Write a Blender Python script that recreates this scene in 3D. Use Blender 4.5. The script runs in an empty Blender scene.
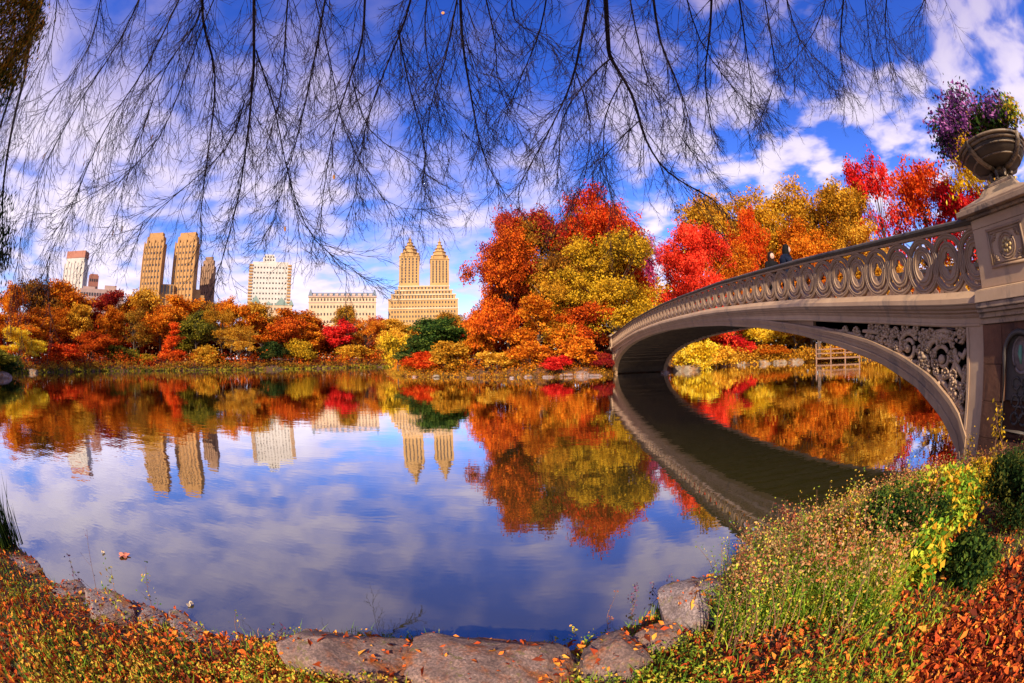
import bpy, math, random
import numpy as np
from math import radians as R, pi, sin, cos
from mathutils import Vector, Matrix

# ------------------------------------------------------------------ camera, sky, sun, exposure
sc = bpy.context.scene
COL = sc.collection
CAM_H = 1.82
ROLL = R(1.5)
PITCH = R(2.0)
cam_d = bpy.data.cameras.new('camera')
cam_d.type = 'PANO'
cam_d.panorama_type = 'FISHEYE_EQUISOLID'
cam_d.fisheye_lens = 15.0
cam_d.fisheye_fov = R(220)
cam_d.sensor_fit = 'HORIZONTAL'
cam_d.sensor_width = 36.0
cam_d.sensor_height = 36.0 * 683 / 1024
cam_d.clip_start = 0.05
cam_d.clip_end = 12000
cam = bpy.data.objects.new('camera', cam_d)
COL.objects.link(cam)
cam.matrix_world = Matrix.Translation((0, 0, CAM_H)) @ Matrix.Rotation(pi / 2 + PITCH, 4, 'X') @ Matrix.Rotation(-ROLL, 4, 'Z')
sc.camera = cam

SUN_EL, SUN_AZ = 31.0, 194.0        # azimuth from +Y towards +X
world = bpy.data.worlds.new('World')
sc.world = world
world.use_nodes = True
SUN_STRENGTH = 5.0
sun_d = bpy.data.lights.new('sun', 'SUN')
sun_d.energy = SUN_STRENGTH
sun_d.angle = R(0.6)
sun_d.color = (1.0, 0.87, 0.68)
sun = bpy.data.objects.new('sun', sun_d)
COL.objects.link(sun)
_sv = Vector((sin(R(SUN_AZ)) * cos(R(SUN_EL)), cos(R(SUN_AZ)) * cos(R(SUN_EL)), sin(R(SUN_EL))))
sun.rotation_euler = _sv.to_track_quat('Z', 'Y').to_euler()
sc.view_settings.view_transform = 'Standard'
sc.view_settings.look = 'None'
sc.view_settings.exposure = 0.78
sc.view_settings.gamma = 1.0
sc.view_settings.use_curve_mapping = False
sc.cycles.max_bounces = 8
sc.cycles.transparent_max_bounces = 8


class NT:
    """small node-graph helper"""
    def __init__(s, tree):
        s.t = tree

    def n(s, typ, **kw):
        nd = s.t.nodes.new(typ)
        for k, v in kw.items():
            if k.startswith('i_'):
                nd.inputs[k[2:].replace('_', ' ')].default_value = v
            else:
                setattr(nd, k, v)
        return nd

    def l(s, a, b):
        s.t.links.new(a, b)

    def val(s, x, sock):
        if hasattr(x, 'is_output'):
            s.l(x, sock)
        else:
            sock.default_value = x

    def math(s, op, a, b=0.0, clamp=False):
        nd = s.t.nodes.new('ShaderNodeMath')
        nd.operation = op
        nd.use_clamp = clamp
        s.val(a, nd.inputs[0])
        s.val(b, nd.inputs[1])
        return nd.outputs[0]

    def vmath(s, op, a, b=(0, 0, 0)):
        nd = s.t.nodes.new('ShaderNodeVectorMath')
        nd.operation = op
        s.val(a, nd.inputs[0])
        if op == 'SCALE':
            s.val(b, nd.inputs['Scale'])
        else:
            s.val(b, nd.inputs[1])
        return nd.outputs['Value'] if op in ('DOT_PRODUCT', 'LENGTH') else nd.outputs[0]

    def noise(s, vec, scale, detail=4.0, rough=0.55, dist=0.0):
        nd = s.t.nodes.new('ShaderNodeTexNoise')
        if vec is not None:
            s.l(vec, nd.inputs['Vector'])
        nd.inputs['Scale'].default_value = scale
        nd.inputs['Detail'].default_value = detail
        nd.inputs['Roughness'].default_value = rough
        nd.inputs['Distortion'].default_value = dist
        return nd.outputs['Fac']

    def ramp(s, fac, stops, interp='LINEAR'):
        nd = s.t.nodes.new('ShaderNodeValToRGB')
        nd.color_ramp.interpolation = interp
        el = nd.color_ramp.elements
        while len(el) < len(stops):
            el.new(0.5)
        for e, (p, c) in zip(el, stops):
            e.position = p
            e.color = (*c, 1) if len(c) == 3 else c
        s.val(fac, nd.inputs[0])
        return nd.outputs[0]

    def smooth(s, x, lo, hi):
        nd = s.t.nodes.new('ShaderNodeMapRange')
        nd.interpolation_type = 'SMOOTHSTEP'
        s.val(x, nd.inputs[0])
        nd.inputs[1].default_value = lo
        nd.inputs[2].default_value = hi
        return nd.outputs[0]

    def mix(s, fac, a, b, mode='MIX'):
        nd = s.t.nodes.new('ShaderNodeMix')
        nd.data_type = 'RGBA'
        nd.blend_type = mode
        s.val(fac, nd.inputs[0])
        for x, so in ((a, nd.inputs[6]), (b, nd.inputs[7])):
            if hasattr(x, 'is_output'):
                s.l(x, so)
            else:
                so.default_value = (*x, 1) if len(x) == 3 else x
        return nd.outputs[2]


def build_sky():
    t = world.node_tree
    t.nodes.clear()
    g = NT(t)
    out = g.n('ShaderNodeOutputWorld')
    bg = g.n('ShaderNodeBackground')
    bg.inputs['Strength'].default_value = 0.095
    sky = g.n('ShaderNodeTexSky', sky_type='NISHITA', sun_disc=False)
    sky.sun_elevation = R(SUN_EL)
    sky.sun_rotation = R(SUN_AZ)
    sky.air_density = 1.0
    sky.dust_density = 0.3
    sky.ozone_density = 3.0
    tc = g.n('ShaderNodeTexCoord')
    d = tc.outputs['Generated']
    sep = g.n('ShaderNodeSeparateXYZ')
    g.l(d, sep.inputs[0])
    z = g.math('MAXIMUM', sep.outputs[2], 0.0)
    inv = g.math('DIVIDE', 1.0, g.math('ADD', z, 0.14))
    p = g.vmath('SCALE', d, inv)
    cmb = g.n('ShaderNodeCombineXYZ')
    sp = g.n('ShaderNodeSeparateXYZ')
    g.l(p, sp.inputs[0])
    g.l(sp.outputs[0], cmb.inputs[0])
    g.l(sp.outputs[1], cmb.inputs[1])
    p = cmb.outputs[0]
    warp = g.n('ShaderNodeTexNoise')
    g.l(p, warp.inputs['Vector'])
    warp.inputs['Scale'].default_value = 1.3
    warp.inputs['Detail'].default_value = 3
    pw = g.vmath('ADD', p, g.vmath('SCALE', warp.outputs['Color'], 0.35))
    big = g.noise(pw, 0.75, 5, 0.55)
    mid = g.noise(pw, 2.2, 7, 0.56)
    puff = g.noise(pw, 5.0, 3, 0.45)
    # the bank of thicker cloud lies to the west-south-west, broken ripples of it to the north
    westness = g.smooth(g.math('MULTIPLY', sep.outputs[0], -1.0), -0.35, 0.5)
    low = g.smooth(z, 0.62, 0.08)
    cov = g.math('ADD', g.math('MULTIPLY', big, 0.55), g.math('MULTIPLY', mid, 0.35))
    cov = g.math('ADD', cov, g.math('MULTIPLY', puff, 0.28))
    northness = g.smooth(sep.outputs[0], 0.05, 0.55)
    puff2 = g.noise(pw, 4.6, 5, 0.5)
    cov = g.math('ADD', cov, g.math('MULTIPLY', g.math('SUBTRACT', puff2, 0.425), g.math('MULTIPLY', northness, 1.15)))
    cov = g.math('ADD', cov, g.math('MULTIPLY', westness, 0.10))
    cov = g.math('ADD', cov, g.math('MULTIPLY', low, 0.045))
    cov = g.math('SUBTRACT', cov, g.math('MULTIPLY', g.smooth(z, .42, .80), 0.05))
    cl = g.smooth(cov, 0.585, 0.775)
    thick = g.smooth(cov, 0.66, 0.88)
    hs = g.n('ShaderNodeHueSaturation')
    g.l(sky.outputs[0], hs.inputs['Color'])
    hs.inputs['Saturation'].default_value = 1.33
    hs.inputs['Hue'].default_value = 0.53
    hs.inputs['Value'].default_value = 1.62
    cloudc = g.mix(thick, (5.0, 4.5, 6.8), (7.4, 6.5, 7.2))
    cloudc = g.mix(g.smooth(z, 0.25, 0.8), cloudc, (2.5, 2.2, 4.2))
    col = g.mix(g.math('MULTIPLY', cl, 0.93), hs.outputs[0], cloudc)
    g.l(col, bg.inputs[0])
    g.l(bg.outputs[0], out.inputs[0])


build_sky()

# ------------------------------------------------------------------ lens helper: where a sight line of the photograph goes
F_PX = 15 / 36 * 1024


def ray(px, py):
    X_, Y_ = px - 512.0, py - 341.5
    dx, dy = cos(ROLL) * X_ - sin(ROLL) * Y_, -(sin(ROLL) * X_ + cos(ROLL) * Y_)
    r = math.hypot(dx, dy) + 1e-9
    th = 2 * math.asin(r / (2 * F_PX))
    x, u, f = sin(th) * dx / r, sin(th) * dy / r, cos(th)
    return Vector((x, f * cos(PITCH) - u * sin(PITCH), u * cos(PITCH) + f * sin(PITCH)))


def at(px, py, dist):
    """point on the sight line at horizontal distance dist"""
    d = ray(px, py)
    return Vector((0, 0, CAM_H)) + d * (dist / math.hypot(d.x, d.y))


def slant(px, py, dist):
    return Vector((0, 0, CAM_H)) + ray(px, py) * dist


def on_z(px, py, z=0.0):
    d = ray(px, py)
    return Vector((0, 0, CAM_H)) + d * ((z - CAM_H) / d.z)


# ------------------------------------------------------------------ object helpers
def tag(o, label=None, cat=None, group=None, kind=None):
    if label: o['label'] = label
    if cat: o['category'] = cat
    if group: o['group'] = group
    if kind: o['kind'] = kind
    return o


def empty(name, loc=(0, 0, 0), rz=0.0):
    o = bpy.data.objects.new(name, None)
    COL.objects.link(o)
    o.location = loc
    o.rotation_euler = (0, 0, rz)
    o.empty_display_size = 0.2
    return o


def link_mesh(name, me, mat=None, parent=None, objmat=False):
    o = bpy.data.objects.new(name, me)
    COL.objects.link(o)
    if parent: o.parent = parent
    if mat:
        if not me.materials:
            me.materials.append(None if objmat else mat)
        if objmat:
            o.material_slots[0].link = 'OBJECT'
            o.material_slots[0].material = mat
    return o


def np_mesh(name, verts, quads, tint=None, tris=None):
    """fast mesh from numpy arrays"""
    me = bpy.data.meshes.new(name)
    verts = np.asarray(verts, np.float32)
    me.vertices.add(len(verts))
    me.vertices.foreach_set('co', verts.ravel())
    loops, starts = [], []
    nq = 0 if quads is None else len(quads)
    nt = 0 if tris is None else len(tris)
    if nq: loops.append(np.asarray(quads, np.int32).ravel())
    if nt: loops.append(np.asarray(tris, np.int32).ravel())
    lo = np.concatenate(loops)
    st = np.concatenate([np.arange(nq) * 4, nq * 4 + np.arange(nt) * 3]).astype(np.int32)
    me.loops.add(len(lo))
    me.loops.foreach_set('vertex_index', lo)
    me.polygons.add(nq + nt)
    me.polygons.foreach_set('loop_start', st)
    if tint is not None:
        a = me.attributes.new('tint', 'FLOAT', 'FACE')
        a.data.foreach_set('value', np.asarray(tint, np.float32))
    me.update(calc_edges=True)
    me.validate()
    return me


class MB:
    def __init__(s):
        s.v, s.f = [], []

    def add(s, vs, fs):
        b = len(s.v)
        s.v += [tuple(p) for p in vs]
        s.f += [tuple(i + b for i in f) for f in fs]
        return s

    def box(s, x0, x1, y0, y1, z0, z1):
        return s.add([(x0, y0, z0), (x1, y0, z0), (x1, y1, z0), (x0, y1, z0), (x0, y0, z1), (x1, y0, z1), (x1, y1, z1), (x0, y1, z1)],
                     [(0, 3, 2, 1), (4, 5, 6, 7), (0, 1, 5, 4), (1, 2, 6, 5), (2, 3, 7, 6), (3, 0, 4, 7)])

    def frustum(s, x0, x1, y0, y1, z0, X0, X1, Y0, Y1, z1):
        return s.add([(x0, y0, z0), (x1, y0, z0), (x1, y1, z0), (x0, y1, z0), (X0, Y0, z1), (X1, Y0, z1), (X1, Y1, z1), (X0, Y1, z1)],
                     [(0, 3, 2, 1), (4, 5, 6, 7), (0, 1, 5, 4), (1, 2, 6, 5), (2, 3, 7, 6), (3, 0, 4, 7)])

    def rings(s, rs, cap=True, closed=False):
        n = len(rs[0])
        vs = [p for r in rs for p in r]
        fs = []
        m = len(rs)
        for i in range(m if closed else m - 1):
            j = (i + 1) % m
            for k in range(n):
                k2 = (k + 1) % n
                fs.append((i * n + k, i * n + k2, j * n + k2, j * n + k))
        if cap and not closed:
            fs.append(tuple(range(n))[::-1])
            fs.append(tuple((m - 1) * n + k for k in range(n)))
        return s.add(vs, fs)

    def lathe(s, prof, n=24, c=(0, 0), cap=True):
        return s.rings([[(c[0] + r * cos(2 * pi * k / n), c[1] + r * sin(2 * pi * k / n), z) for k in range(n)] for r, z in prof], cap)

    def tube(s, pts, rad, n=6, cap=True):
        pts = [Vector(p) for p in pts]
        if not hasattr(rad, '__len__'):
            rad = [rad] * len(pts)
        rs = []
        for i, p in enumerate(pts):
            t = (pts[min(i + 1, len(pts) - 1)] - pts[max(i - 1, 0)])
            if t.length < 1e-9: t = Vector((0, 0, 1))
            t.normalize()
            up = Vector((0, 0, 1)) if abs(t.z) < 0.9 else Vector((1, 0, 0))
            a = t.cross(up).normalized()
            b = t.cross(a)
            rs.append([tuple(p + (a * cos(2 * pi * k / n) + b * sin(2 * pi * k / n)) * rad[i]) for k in range(n)])
        return s.rings(rs, cap)

    def build(s, name, mat, parent=None, smooth=False, loc=None):
        me = bpy.data.meshes.new(name)
        me.from_pydata(s.v, [], s.f)
        if smooth:
            me.polygons.foreach_set('use_smooth', [True] * len(me.polygons))
        me.update()
        o = link_mesh(name, me, mat, parent)
        if loc is not None: o.location = loc
        return o


def bevel(o, w=0.01, seg=2):
    m = o.modifiers.new('bevel', 'BEVEL')
    m.width = w
    m.segments = seg
    m.limit_method = 'ANGLE'
    m.angle_limit = R(40)
    return o


# ------------------------------------------------------------------ materials
MATS = {}


def stone(name, c1, c2, scale=6.0, rough=0.75, bump=0.15, c3=None, spec=0.3, streak=0.0):
    m = bpy.data.materials.new(name)
    m.use_nodes = True
    g = NT(m.node_tree)
    b = m.node_tree.nodes['Principled BSDF']
    tc = g.n('ShaderNodeTexCoord')
    v = tc.outputs['Object']
    n1 = g.noise(v, scale, 6, 0.65)
    n2 = g.noise(v, scale * 0.23, 4, 0.6)
    col = g.ramp(g.math('ADD', g.math('MULTIPLY', n1, 0.6), g.math('MULTIPLY', n2, 0.4)), [(0.36, c1), (0.62, c2)])
    if c3:
        mp = g.n('ShaderNodeMapping')
        g.l(v, mp.inputs[0])
        mp.inputs['Scale'].default_value = (1, 1, 0.18 if streak else 1)
        n3 = g.noise(mp.outputs[0], scale * 0.7, 6, 0.7, 0.4)
        col = g.mix(g.smooth(n3, 0.52 if streak else 0.46, 0.68 if streak else 0.60), col, c3)
    if bump >= .5 and 'boulder' in name:      # mineral grain and lichen specks
        sp = g.noise(v, 75, 3, .6)
        col = g.mix(g.smooth(sp, .40, .62), g.mix(.55, col, (.05, .035, .03)), col)
        col = g.mix(g.math('MULTIPLY', g.smooth(g.noise(v, 38, 5, .7), .62, .68), .7), col, (.46, .34, .26))
        col = g.mix(g.math('MULTIPLY', g.smooth(g.noise(v, 9, 6, .75), .57, .62), .75), col, (.16, .13, .03))
    g.l(col, b.inputs['Base Color'])
    b.inputs['Roughness'].default_value = rough
    b.inputs['Specular IOR Level'].default_value = spec
    if bump:
        bp = g.n('ShaderNodeBump')
        bp.inputs['Strength'].default_value = bump
        bp.inputs['Distance'].default_value = 0.02
        g.l(g.noise(v, scale * 4, 9 if 'boulder' in name else 6, 0.78 if 'boulder' in name else 0.7), bp.inputs['Height'])
        g.l(bp.outputs[0], b.inputs['Normal'])
    MATS[name] = m
    return m


def leafmat(name, stops, trans=0.35, patch=0.0, pscale=0.5):
    """leaf colour chosen per leaf from the ramp; patch lets whole boughs differ"""
    m = bpy.data.materials.new(name)
    m.use_nodes = True
    t = m.node_tree
    t.nodes.clear()
    g = NT(t)
    out = g.n('ShaderNodeOutputMaterial')
    at_ = g.n('ShaderNodeAttribute', attribute_name='tint')
    n = len(stops)
    col = g.ramp(at_.outputs['Fac'], [((i + 0.5) / n, tuple(min(.86, q * 1.22) for q in c)) for i, c in enumerate(stops)])
    oi = g.n('ShaderNodeObjectInfo')
    hs = g.n('ShaderNodeHueSaturation')
    g.l(col, hs.inputs['Color'])
    g.l(g.math('ADD', 0.4945, g.math('MULTIPLY', oi.outputs['Random'], 0.011)), hs.inputs['Hue'])
    g.l(g.math('ADD', 0.85, g.math('MULTIPLY', oi.outputs['Random'], 0.3)), hs.inputs['Value'])
    d = g.n('ShaderNodeBsdfDiffuse')
    tr = g.n('ShaderNodeBsdfTranslucent')
    g.l(hs.outputs[0], d.inputs[0])
    g.l(hs.outputs[0], tr.inputs[0])
    mx = g.n('ShaderNodeMixShader')
    mx.inputs[0].default_value = trans
    g.l(d.outputs[0], mx.inputs[1])
    g.l(tr.outputs[0], mx.inputs[2])
    g.l(mx.outputs[0], out.inputs[0])
    MATS[name] = m
    return m


L_ = {
    'orange': leafmat('orange_leaves', [(.16, .03, .005), (.46, .10, .006), (.66, .18, .010), (.68, .28, .02)]),
    'amber': leafmat('amber_leaves', [(.22, .09, .008), (.48, .20, .012), (.64, .32, .02), (.70, .42, .05)]),
    'rust': leafmat('rust_leaves', [(.09, .012, .005), (.28, .028, .006), (.50, .06, .007), (.60, .13, .012)]),
    'brown': leafmat('brown_leaves', [(.07, .03, .008), (.22, .08, .010), (.42, .15, .014), (.30, .18, .02)]),
    'crimson': leafmat('crimson_leaves', [(.16, .005, .005), (.48, .010, .010), (.68, .022, .016), (.72, .06, .03)]),
    'scarlet': leafmat('scarlet_leaves', [(.30, .02, .005), (.55, .05, .006), (.68, .09, .01), (.70, .16, .02)]),
    'darkred': leafmat('dark_red_leaves', [(.10, .008, .010), (.22, .012, .012), (.36, .03, .015), (.42, .07, .02)]),
    'yellow': leafmat('yellow_leaves', [(.42, .22, .008), (.66, .38, .012), (.76, .50, .02), (.72, .54, .06)]),
    'gold': leafmat('golden_olive_leaves', [(.14, .07, .008), (.38, .155, .010), (.56, .245, .014), (.50, .28, .025)]),
    'olive': leafmat('olive_leaves', [(.05, .05, .010), (.12, .11, .012), (.24, .19, .018), (.34, .25, .02)]),
    'green': leafmat('green_leaves', [(.012, .03, .008), (.03, .06, .012), (.06, .10, .015), (.12, .15, .02)]),
    'yellowgreen': leafmat('yellow_green_leaves', [(.09, .06, .008), (.30, .175, .010), (.52, .28, .012), (.62, .37, .022)]),
    'pink': leafmat('pink_leaves', [(.22, .015, .06), (.42, .04, .13), (.55, .08, .22), (.60, .06, .08)]),
    'darkgreen': leafmat('dark_green_leaves', [(.010, .022, .006), (.022, .04, .010), (.035, .06, .012), (.10, .09, .015)]),
    'flower': leafmat('flower_leaves', [(.03, .06, .012), (.05, .03, .05), (.24, .06, .26), (.45, .15, .36)]),
    'litter': leafmat('litter_leaves', [(.12, .025, .012), (.42, .06, .016), (.64, .14, .02), (.70, .30, .04)], 0.15),
    'grass': leafmat('grass_blades', [(.06, .13, .012), (.17, .27, .02), (.38, .38, .03), (.62, .26, .02)], 0.3),
    'weed': leafmat('weed_leaves', [(.06, .13, .015), (.20, .26, .02), (.50, .40, .04), (.64, .30, .05)], 0.3),
    'weedred': leafmat('red_weed_leaves', [(.14, .03, .02), (.32, .08, .04), (.42, .14, .05), (.40, .25, .10)], 0.3),
    'weedpurple': leafmat('purple_weed_leaves', [(.03, .02, .03), (.08, .03, .06), (.16, .06, .12), (.12, .14, .05)], 0.2),
    'hanging': leafmat('hanging_leaves', [(.012, .02, .006), (.03, .05, .010), (.22, .15, .02), (.42, .17, .02)], 0.3),
}
bark = stone('bark', (.05, .03, .02), (.13, .08, .05), 9, .9, .5)
bark_dark = stone('dark_bark', (.010, .005, .010), (.026, .012, .020), 9, .9, .3)
bark_pale = stone('pale_bark', (.16, .11, .08), (.30, .22, .15), 9, .9, .4)
iron = stone('painted_iron', (.245, .142, .076), (.33, .20, .112), 3.0, .6, .06, (.17, .11, .07), .35, 1)
iron_pale = stone('pale_painted_iron', (.34, .207, .115), (.44, .28, .16), 3.0, .6, .06, (.24, .16, .10), .35, 1)
iron_dark = stone('dark_iron', (.05, .04, .032), (.10, .075, .055), 5.0, .6, .1)
brownstone = stone('brown_stone', (.055, .024, .015), (.17, .072, .036), 2.2, .85, .5, (.025, .014, .012), .2, 1)
capstone = stone('cap_stone', (.25, .155, .092), (.37, .245, .15), 4.0, .75, .15, (.13, .09, .065))
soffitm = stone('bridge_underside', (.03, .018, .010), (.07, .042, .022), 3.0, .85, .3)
urn_dark = stone('urn_dark_iron', (.030, .022, .016), (.065, .045, .03), 7.0, .5, .1)  # darker iron of the bowl, set against the bronze rim
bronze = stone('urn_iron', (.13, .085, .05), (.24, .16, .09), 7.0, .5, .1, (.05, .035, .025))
rockm = stone('boulder', (.18, .105, .080), (.44, .27, .20), 5.0, .9, 1.0, (.34, .10, .025))
rock_pale = stone('pale_boulder', (.20, .14, .09), (.36, .27, .18), 1.6, .85, .5, (.26, .11, .03))
rock_grey = stone('grey_boulder', (.18, .125, .115), (.44, .32, .285), 6.0, .9, 1.0, (.26, .09, .03))
wood = stone('weathered_wood', (.14, .07, .04), (.26, .13, .07), 6.0, .8, .2)


# ------------------------------------------------------------------ terrain and lake
def P2(px, py):
    p = on_z(px, py)
    return (p.x, p.y)


LAKE = [(-5.6, .95), (-4.86, 1.2), (-4.22, 1.24), (-3.6, 1.2), (-2.94, 1.36), (-2.43, 1.52), (-1.89, 1.78), (-1.55, 1.93), (-1.12, 2.15), (-.64, 2.2), (-.3, 2.13), (.24, 2.12), (.6, 2.2), (1.03, 2.5),
        (1.38, 2.63), (1.88, 2.8), (2.75, 2.95), (3.6, 3.0), (4.6, 2.95), (5.6, 2.85), (6.3, 2.9), (7.5, 2.8), (11.4, 2.6), (16, 1), (30, -6), (46, -4), (52, 10), (46.9, 23.6), (41.9, 30.4), (37.8, 34), (34.4, 38),
        (30.6, 41.3), (25.5, 42.6), (21.5, 42), (17.5, 39), (16.2, 38.2), (14.2, 37.2), (9.0, 37.5), (8.2, 36.2), (7.0, 35.6), (5.7, 35.6), (2.3, 36.2), (-1.2, 38.1), (-4, 39.4), (-8, 40.9), (-12, 44.2),
        (-18.4, 63), (-24, 84), (-30, 96), (-39, 91), (-45.6, 83), (-53.4, 74), (-62.4, 67), (-69.4, 57.6), (-76, 49), (-75, 36.5), (-71.5, 25), (-66, 20), (-52, 15), (-46, 10), (-36, 0), (-20, -4), (-13, -1.5),
        (-10.5, 1.0), (-9.3, 1.5), (-7.8, 1.0), (-6.6, .4)]
LK = np.array(LAKE)


def shore_dist(x, y):
    """metres from the shore line: positive on land, negative over water"""
    x = np.asarray(x, float); y = np.asarray(y, float)
    a, b = LK, np.roll(LK, -1, 0)
    best = np.full(x.shape, 1e9)
    inside = np.zeros(x.shape, bool)
    for (ax, ay), (bx, by) in zip(a, b):
        ex, ey = bx - ax, by - ay
        t = np.clip(((x - ax) * ex + (y - ay) * ey) / (ex * ex + ey * ey), 0, 1)
        best = np.minimum(best, np.hypot(x - ax - t * ex, y - ay - t * ey))
        c = ((ay > y) != (by > y)) & (x < ex * (y - ay) / (ey if abs(ey) > 1e-9 else 1e-9) + ax)
        inside ^= c
    return np.where(inside, -best, best)


def wob(x, y):
    return (np.sin(x * 2.3 + 1.3 * np.sin(y * 1.7)) + np.sin(y * 3.1 + 1.1 * np.sin(x * 2.9 + 1))) * 0.5


def gz(x, y):
    x = np.asarray(x, float); y = np.asarray(y, float)
    d = shore_dist(x, y)
    s = np.clip(d / 1.3, 0, 1)
    s = s * s * (3 - 2 * s)
    far = np.clip(np.hypot(x, y) / 12 - 1, 0, 1)
    east = np.clip((x - 0.6) / 2.2, 0, 1)
    land = 0.03 + s * (0.42 + 0.12 * east - 0.30 * np.clip((x - 2.8) / 2.5, 0, 1) * np.clip((y - .8) / 1.0, 0, 1)) + np.clip(d - 1, 0, 25) * 0.055 * far + 0.035 * wob(x, y) * s + 0.4 * far * s * (1 + wob(x * .13, y * .13))
    bed = -0.06 - np.clip(-d, 0, 3) * 0.45
    return np.where(d > 0, land, bed)


def gzf(x, y):
    return float(gz(np.array([x]), np.array([y]))[0])


def ground_mat():
    m = bpy.data.materials.new('earth')
    m.use_nodes = True
    g = NT(m.node_tree)
    b = m.node_tree.nodes['Principled BSDF']
    tc = g.n('ShaderNodeTexCoord')
    v = tc.outputs['Object']
    n1 = g.noise(v, 5.0, 8, 0.7)
    n2 = g.noise(v, 0.9, 4, 0.6)
    c = g.ramp(n1, [(0.3, (.03, .013, .006)), (0.5, (.10, .035, .010)), (0.7, (.20, .065, .014))])
    c = g.mix(g.smooth(n2, 0.5, 0.62), c, (.055, .038, .012))
    g.l(c, b.inputs['Base Color'])
    b.inputs['Roughness'].default_value = 0.95
    bp = g.n('ShaderNodeBump')
    bp.inputs['Distance'].default_value = 0.03
    g.l(n1, bp.inputs['Height'])
    g.l(bp.outputs[0], b.inputs['Normal'])
    return m


def make_ground():
    nr, na = 230, 384
    rr = np.concatenate([[0.0], np.geomspace(0.25, 6000, nr - 1)])
    aa = np.linspace(0, 2 * pi, na, endpoint=False)
    Rr, Aa = np.meshgrid(rr, aa, indexing='ij')
    X, Y = (Rr * np.sin(Aa)).ravel(), (Rr * np.cos(Aa)).ravel()
    Z = gz(X, Y)
    i, k = np.meshgrid(np.arange(nr - 1), np.arange(na), indexing='ij')
    k2 = (k + 1) % na
    q = np.stack([i * na + k, i * na + k2, (i + 1) * na + k2, (i + 1) * na + k], -1).reshape(-1, 4)[:, ::-1]
    me = np_mesh('ground', np.stack([X, Y, Z], 1), q)
    me.polygons.foreach_set('use_smooth', [True] * len(me.polygons))
    tag(link_mesh('ground', me, ground_mat()), kind='structure')


make_ground()


def water_mat():
    m = bpy.data.materials.new('lake_water')
    m.use_nodes = True
    t = m.node_tree
    t.nodes.clear()
    g = NT(t)
    out = g.n('ShaderNodeOutputMaterial')
    tc = g.n('ShaderNodeTexCoord')
    v = tc.outputs['Object']
    mp = g.n('ShaderNodeMapping')
    g.l(v, mp.inputs[0])
    mp.inputs['Rotation'].default_value = (0, 0, R(12))
    mp.inputs['Scale'].default_value = (0.5, 1.0, 1)
    r1 = g.noise(mp.outputs[0], 2.2, 3, 0.5)
    r2 = g.noise(mp.outputs[0], 9.0, 2, 0.5)
    gust = g.smooth(g.noise(v, 0.085, 3, 0.5), 0.46, 0.66)
    hgt = g.math('ADD', g.math('MULTIPLY', r1, 0.0040), g.math('MULTIPLY', r2, 0.0008))
    hgt = g.math('MULTIPLY', hgt, g.math('ADD', 0.55, g.math('MULTIPLY', gust, 1.5)))
    bp = g.n('ShaderNodeBump')
    bp.inputs['Strength'].default_value = 1.0
    bp.inputs['Distance'].default_value = 1.0
    g.l(hgt, bp.inputs['Height'])
    gl = g.n('ShaderNodeBsdfGlossy')
    gl.inputs['Roughness'].default_value = 0.015
    gl.inputs['Color'].default_value = (.95, .95, .98, 1)
    g.l(bp.outputs[0], gl.inputs['Normal'])
    df = g.n('ShaderNodeBsdfDiffuse')
    df.inputs['Color'].default_value = (.034, .028, .006, 1)
    fr = g.n('ShaderNodeFresnel')
    fr.inputs['IOR'].default_value = 1.33
    g.l(bp.outputs[0], fr.inputs['Normal'])
    fac = g.math('ADD', g.math('MULTIPLY', fr.outputs[0], 2.0), 0.19, True)
    mx = g.n('ShaderNodeMixShader')
    g.l(fac, mx.inputs[0])
    g.l(df.outputs[0], mx.inputs[1])
    g.l(gl.outputs[0], mx.inputs[2])
    g.l(mx.outputs[0], out.inputs[0])
    return m


def make_water():
    mb = MB()
    lo, hi = LK.min(0) - 3, LK.max(0) + 3
    mb.add([(lo[0], lo[1], 0), (hi[0], lo[1], 0), (hi[0], hi[1], 0), (lo[0], hi[1], 0)], [(0, 1, 2, 3)])
    tag(mb.build('water', water_mat()), kind='structure')


make_water()

# ------------------------------------------------------------------ the cast-iron bridge
Q0 = Vector((6.2197, 3.2117, 0))
BR_RZ = pi / 2 - R(4.7)
MID = 17.0


def interp(u, tab):
    return float(np.interp(u, [a for a, b in tab], [b for a, b in tab]))


def zi(s): return interp(abs(s - MID), [(0, 2.87), (4, 2.79), (7.17, 2.62), (10.1, 2.36), (12.2, 2.06), (13.78, 1.75), (15.07, 1.44), (16.04, 1.07), (16.7, .64), (17.1, .25), (17.35, -.4)])
def zx(s): return interp(abs(s - MID), [(0, 3.06), (4, 2.99), (7.2, 2.86), (10.1, 2.60), (11.75, 2.38), (13.8, 2.07), (14.78, 1.87), (15.63, 1.61), (16.4, 1.29), (16.9, .96), (17.28, .63), (17.6, -.4)])
def zb(s): return interp(abs(s - MID), [(0, 3.40), (2.65, 3.37), (5.7, 3.30), (7.2, 3.24), (10.2, 3.05), (12.27, 2.89), (13.87, 2.735), (15.15, 2.62), (16.2, 2.52), (17, 2.455), (18, 2.41)])
def zt(s): return interp(abs(s - MID), [(0, 4.23), (2.7, 4.20), (7.35, 4.085), (10.3, 3.925), (12.4, 3.795), (14, 3.67), (15.35, 3.57), (17, 3.45), (18, 3.37)])


def sweep(s0, s1, n, sect):
    mb = MB()
    mb.rings([[(s, y, z) for y, z in sect(s)] for s in np.linspace(s0, s1, n)])
    return mb


bridge = tag(empty('arch_bridge', Q0, BR_RZ), 'long low cast-iron arch bridge with interlocking ring railing crossing the lake', 'bridge')
SPAN = (-0.50, 34.5)
WID = 5.0


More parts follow.
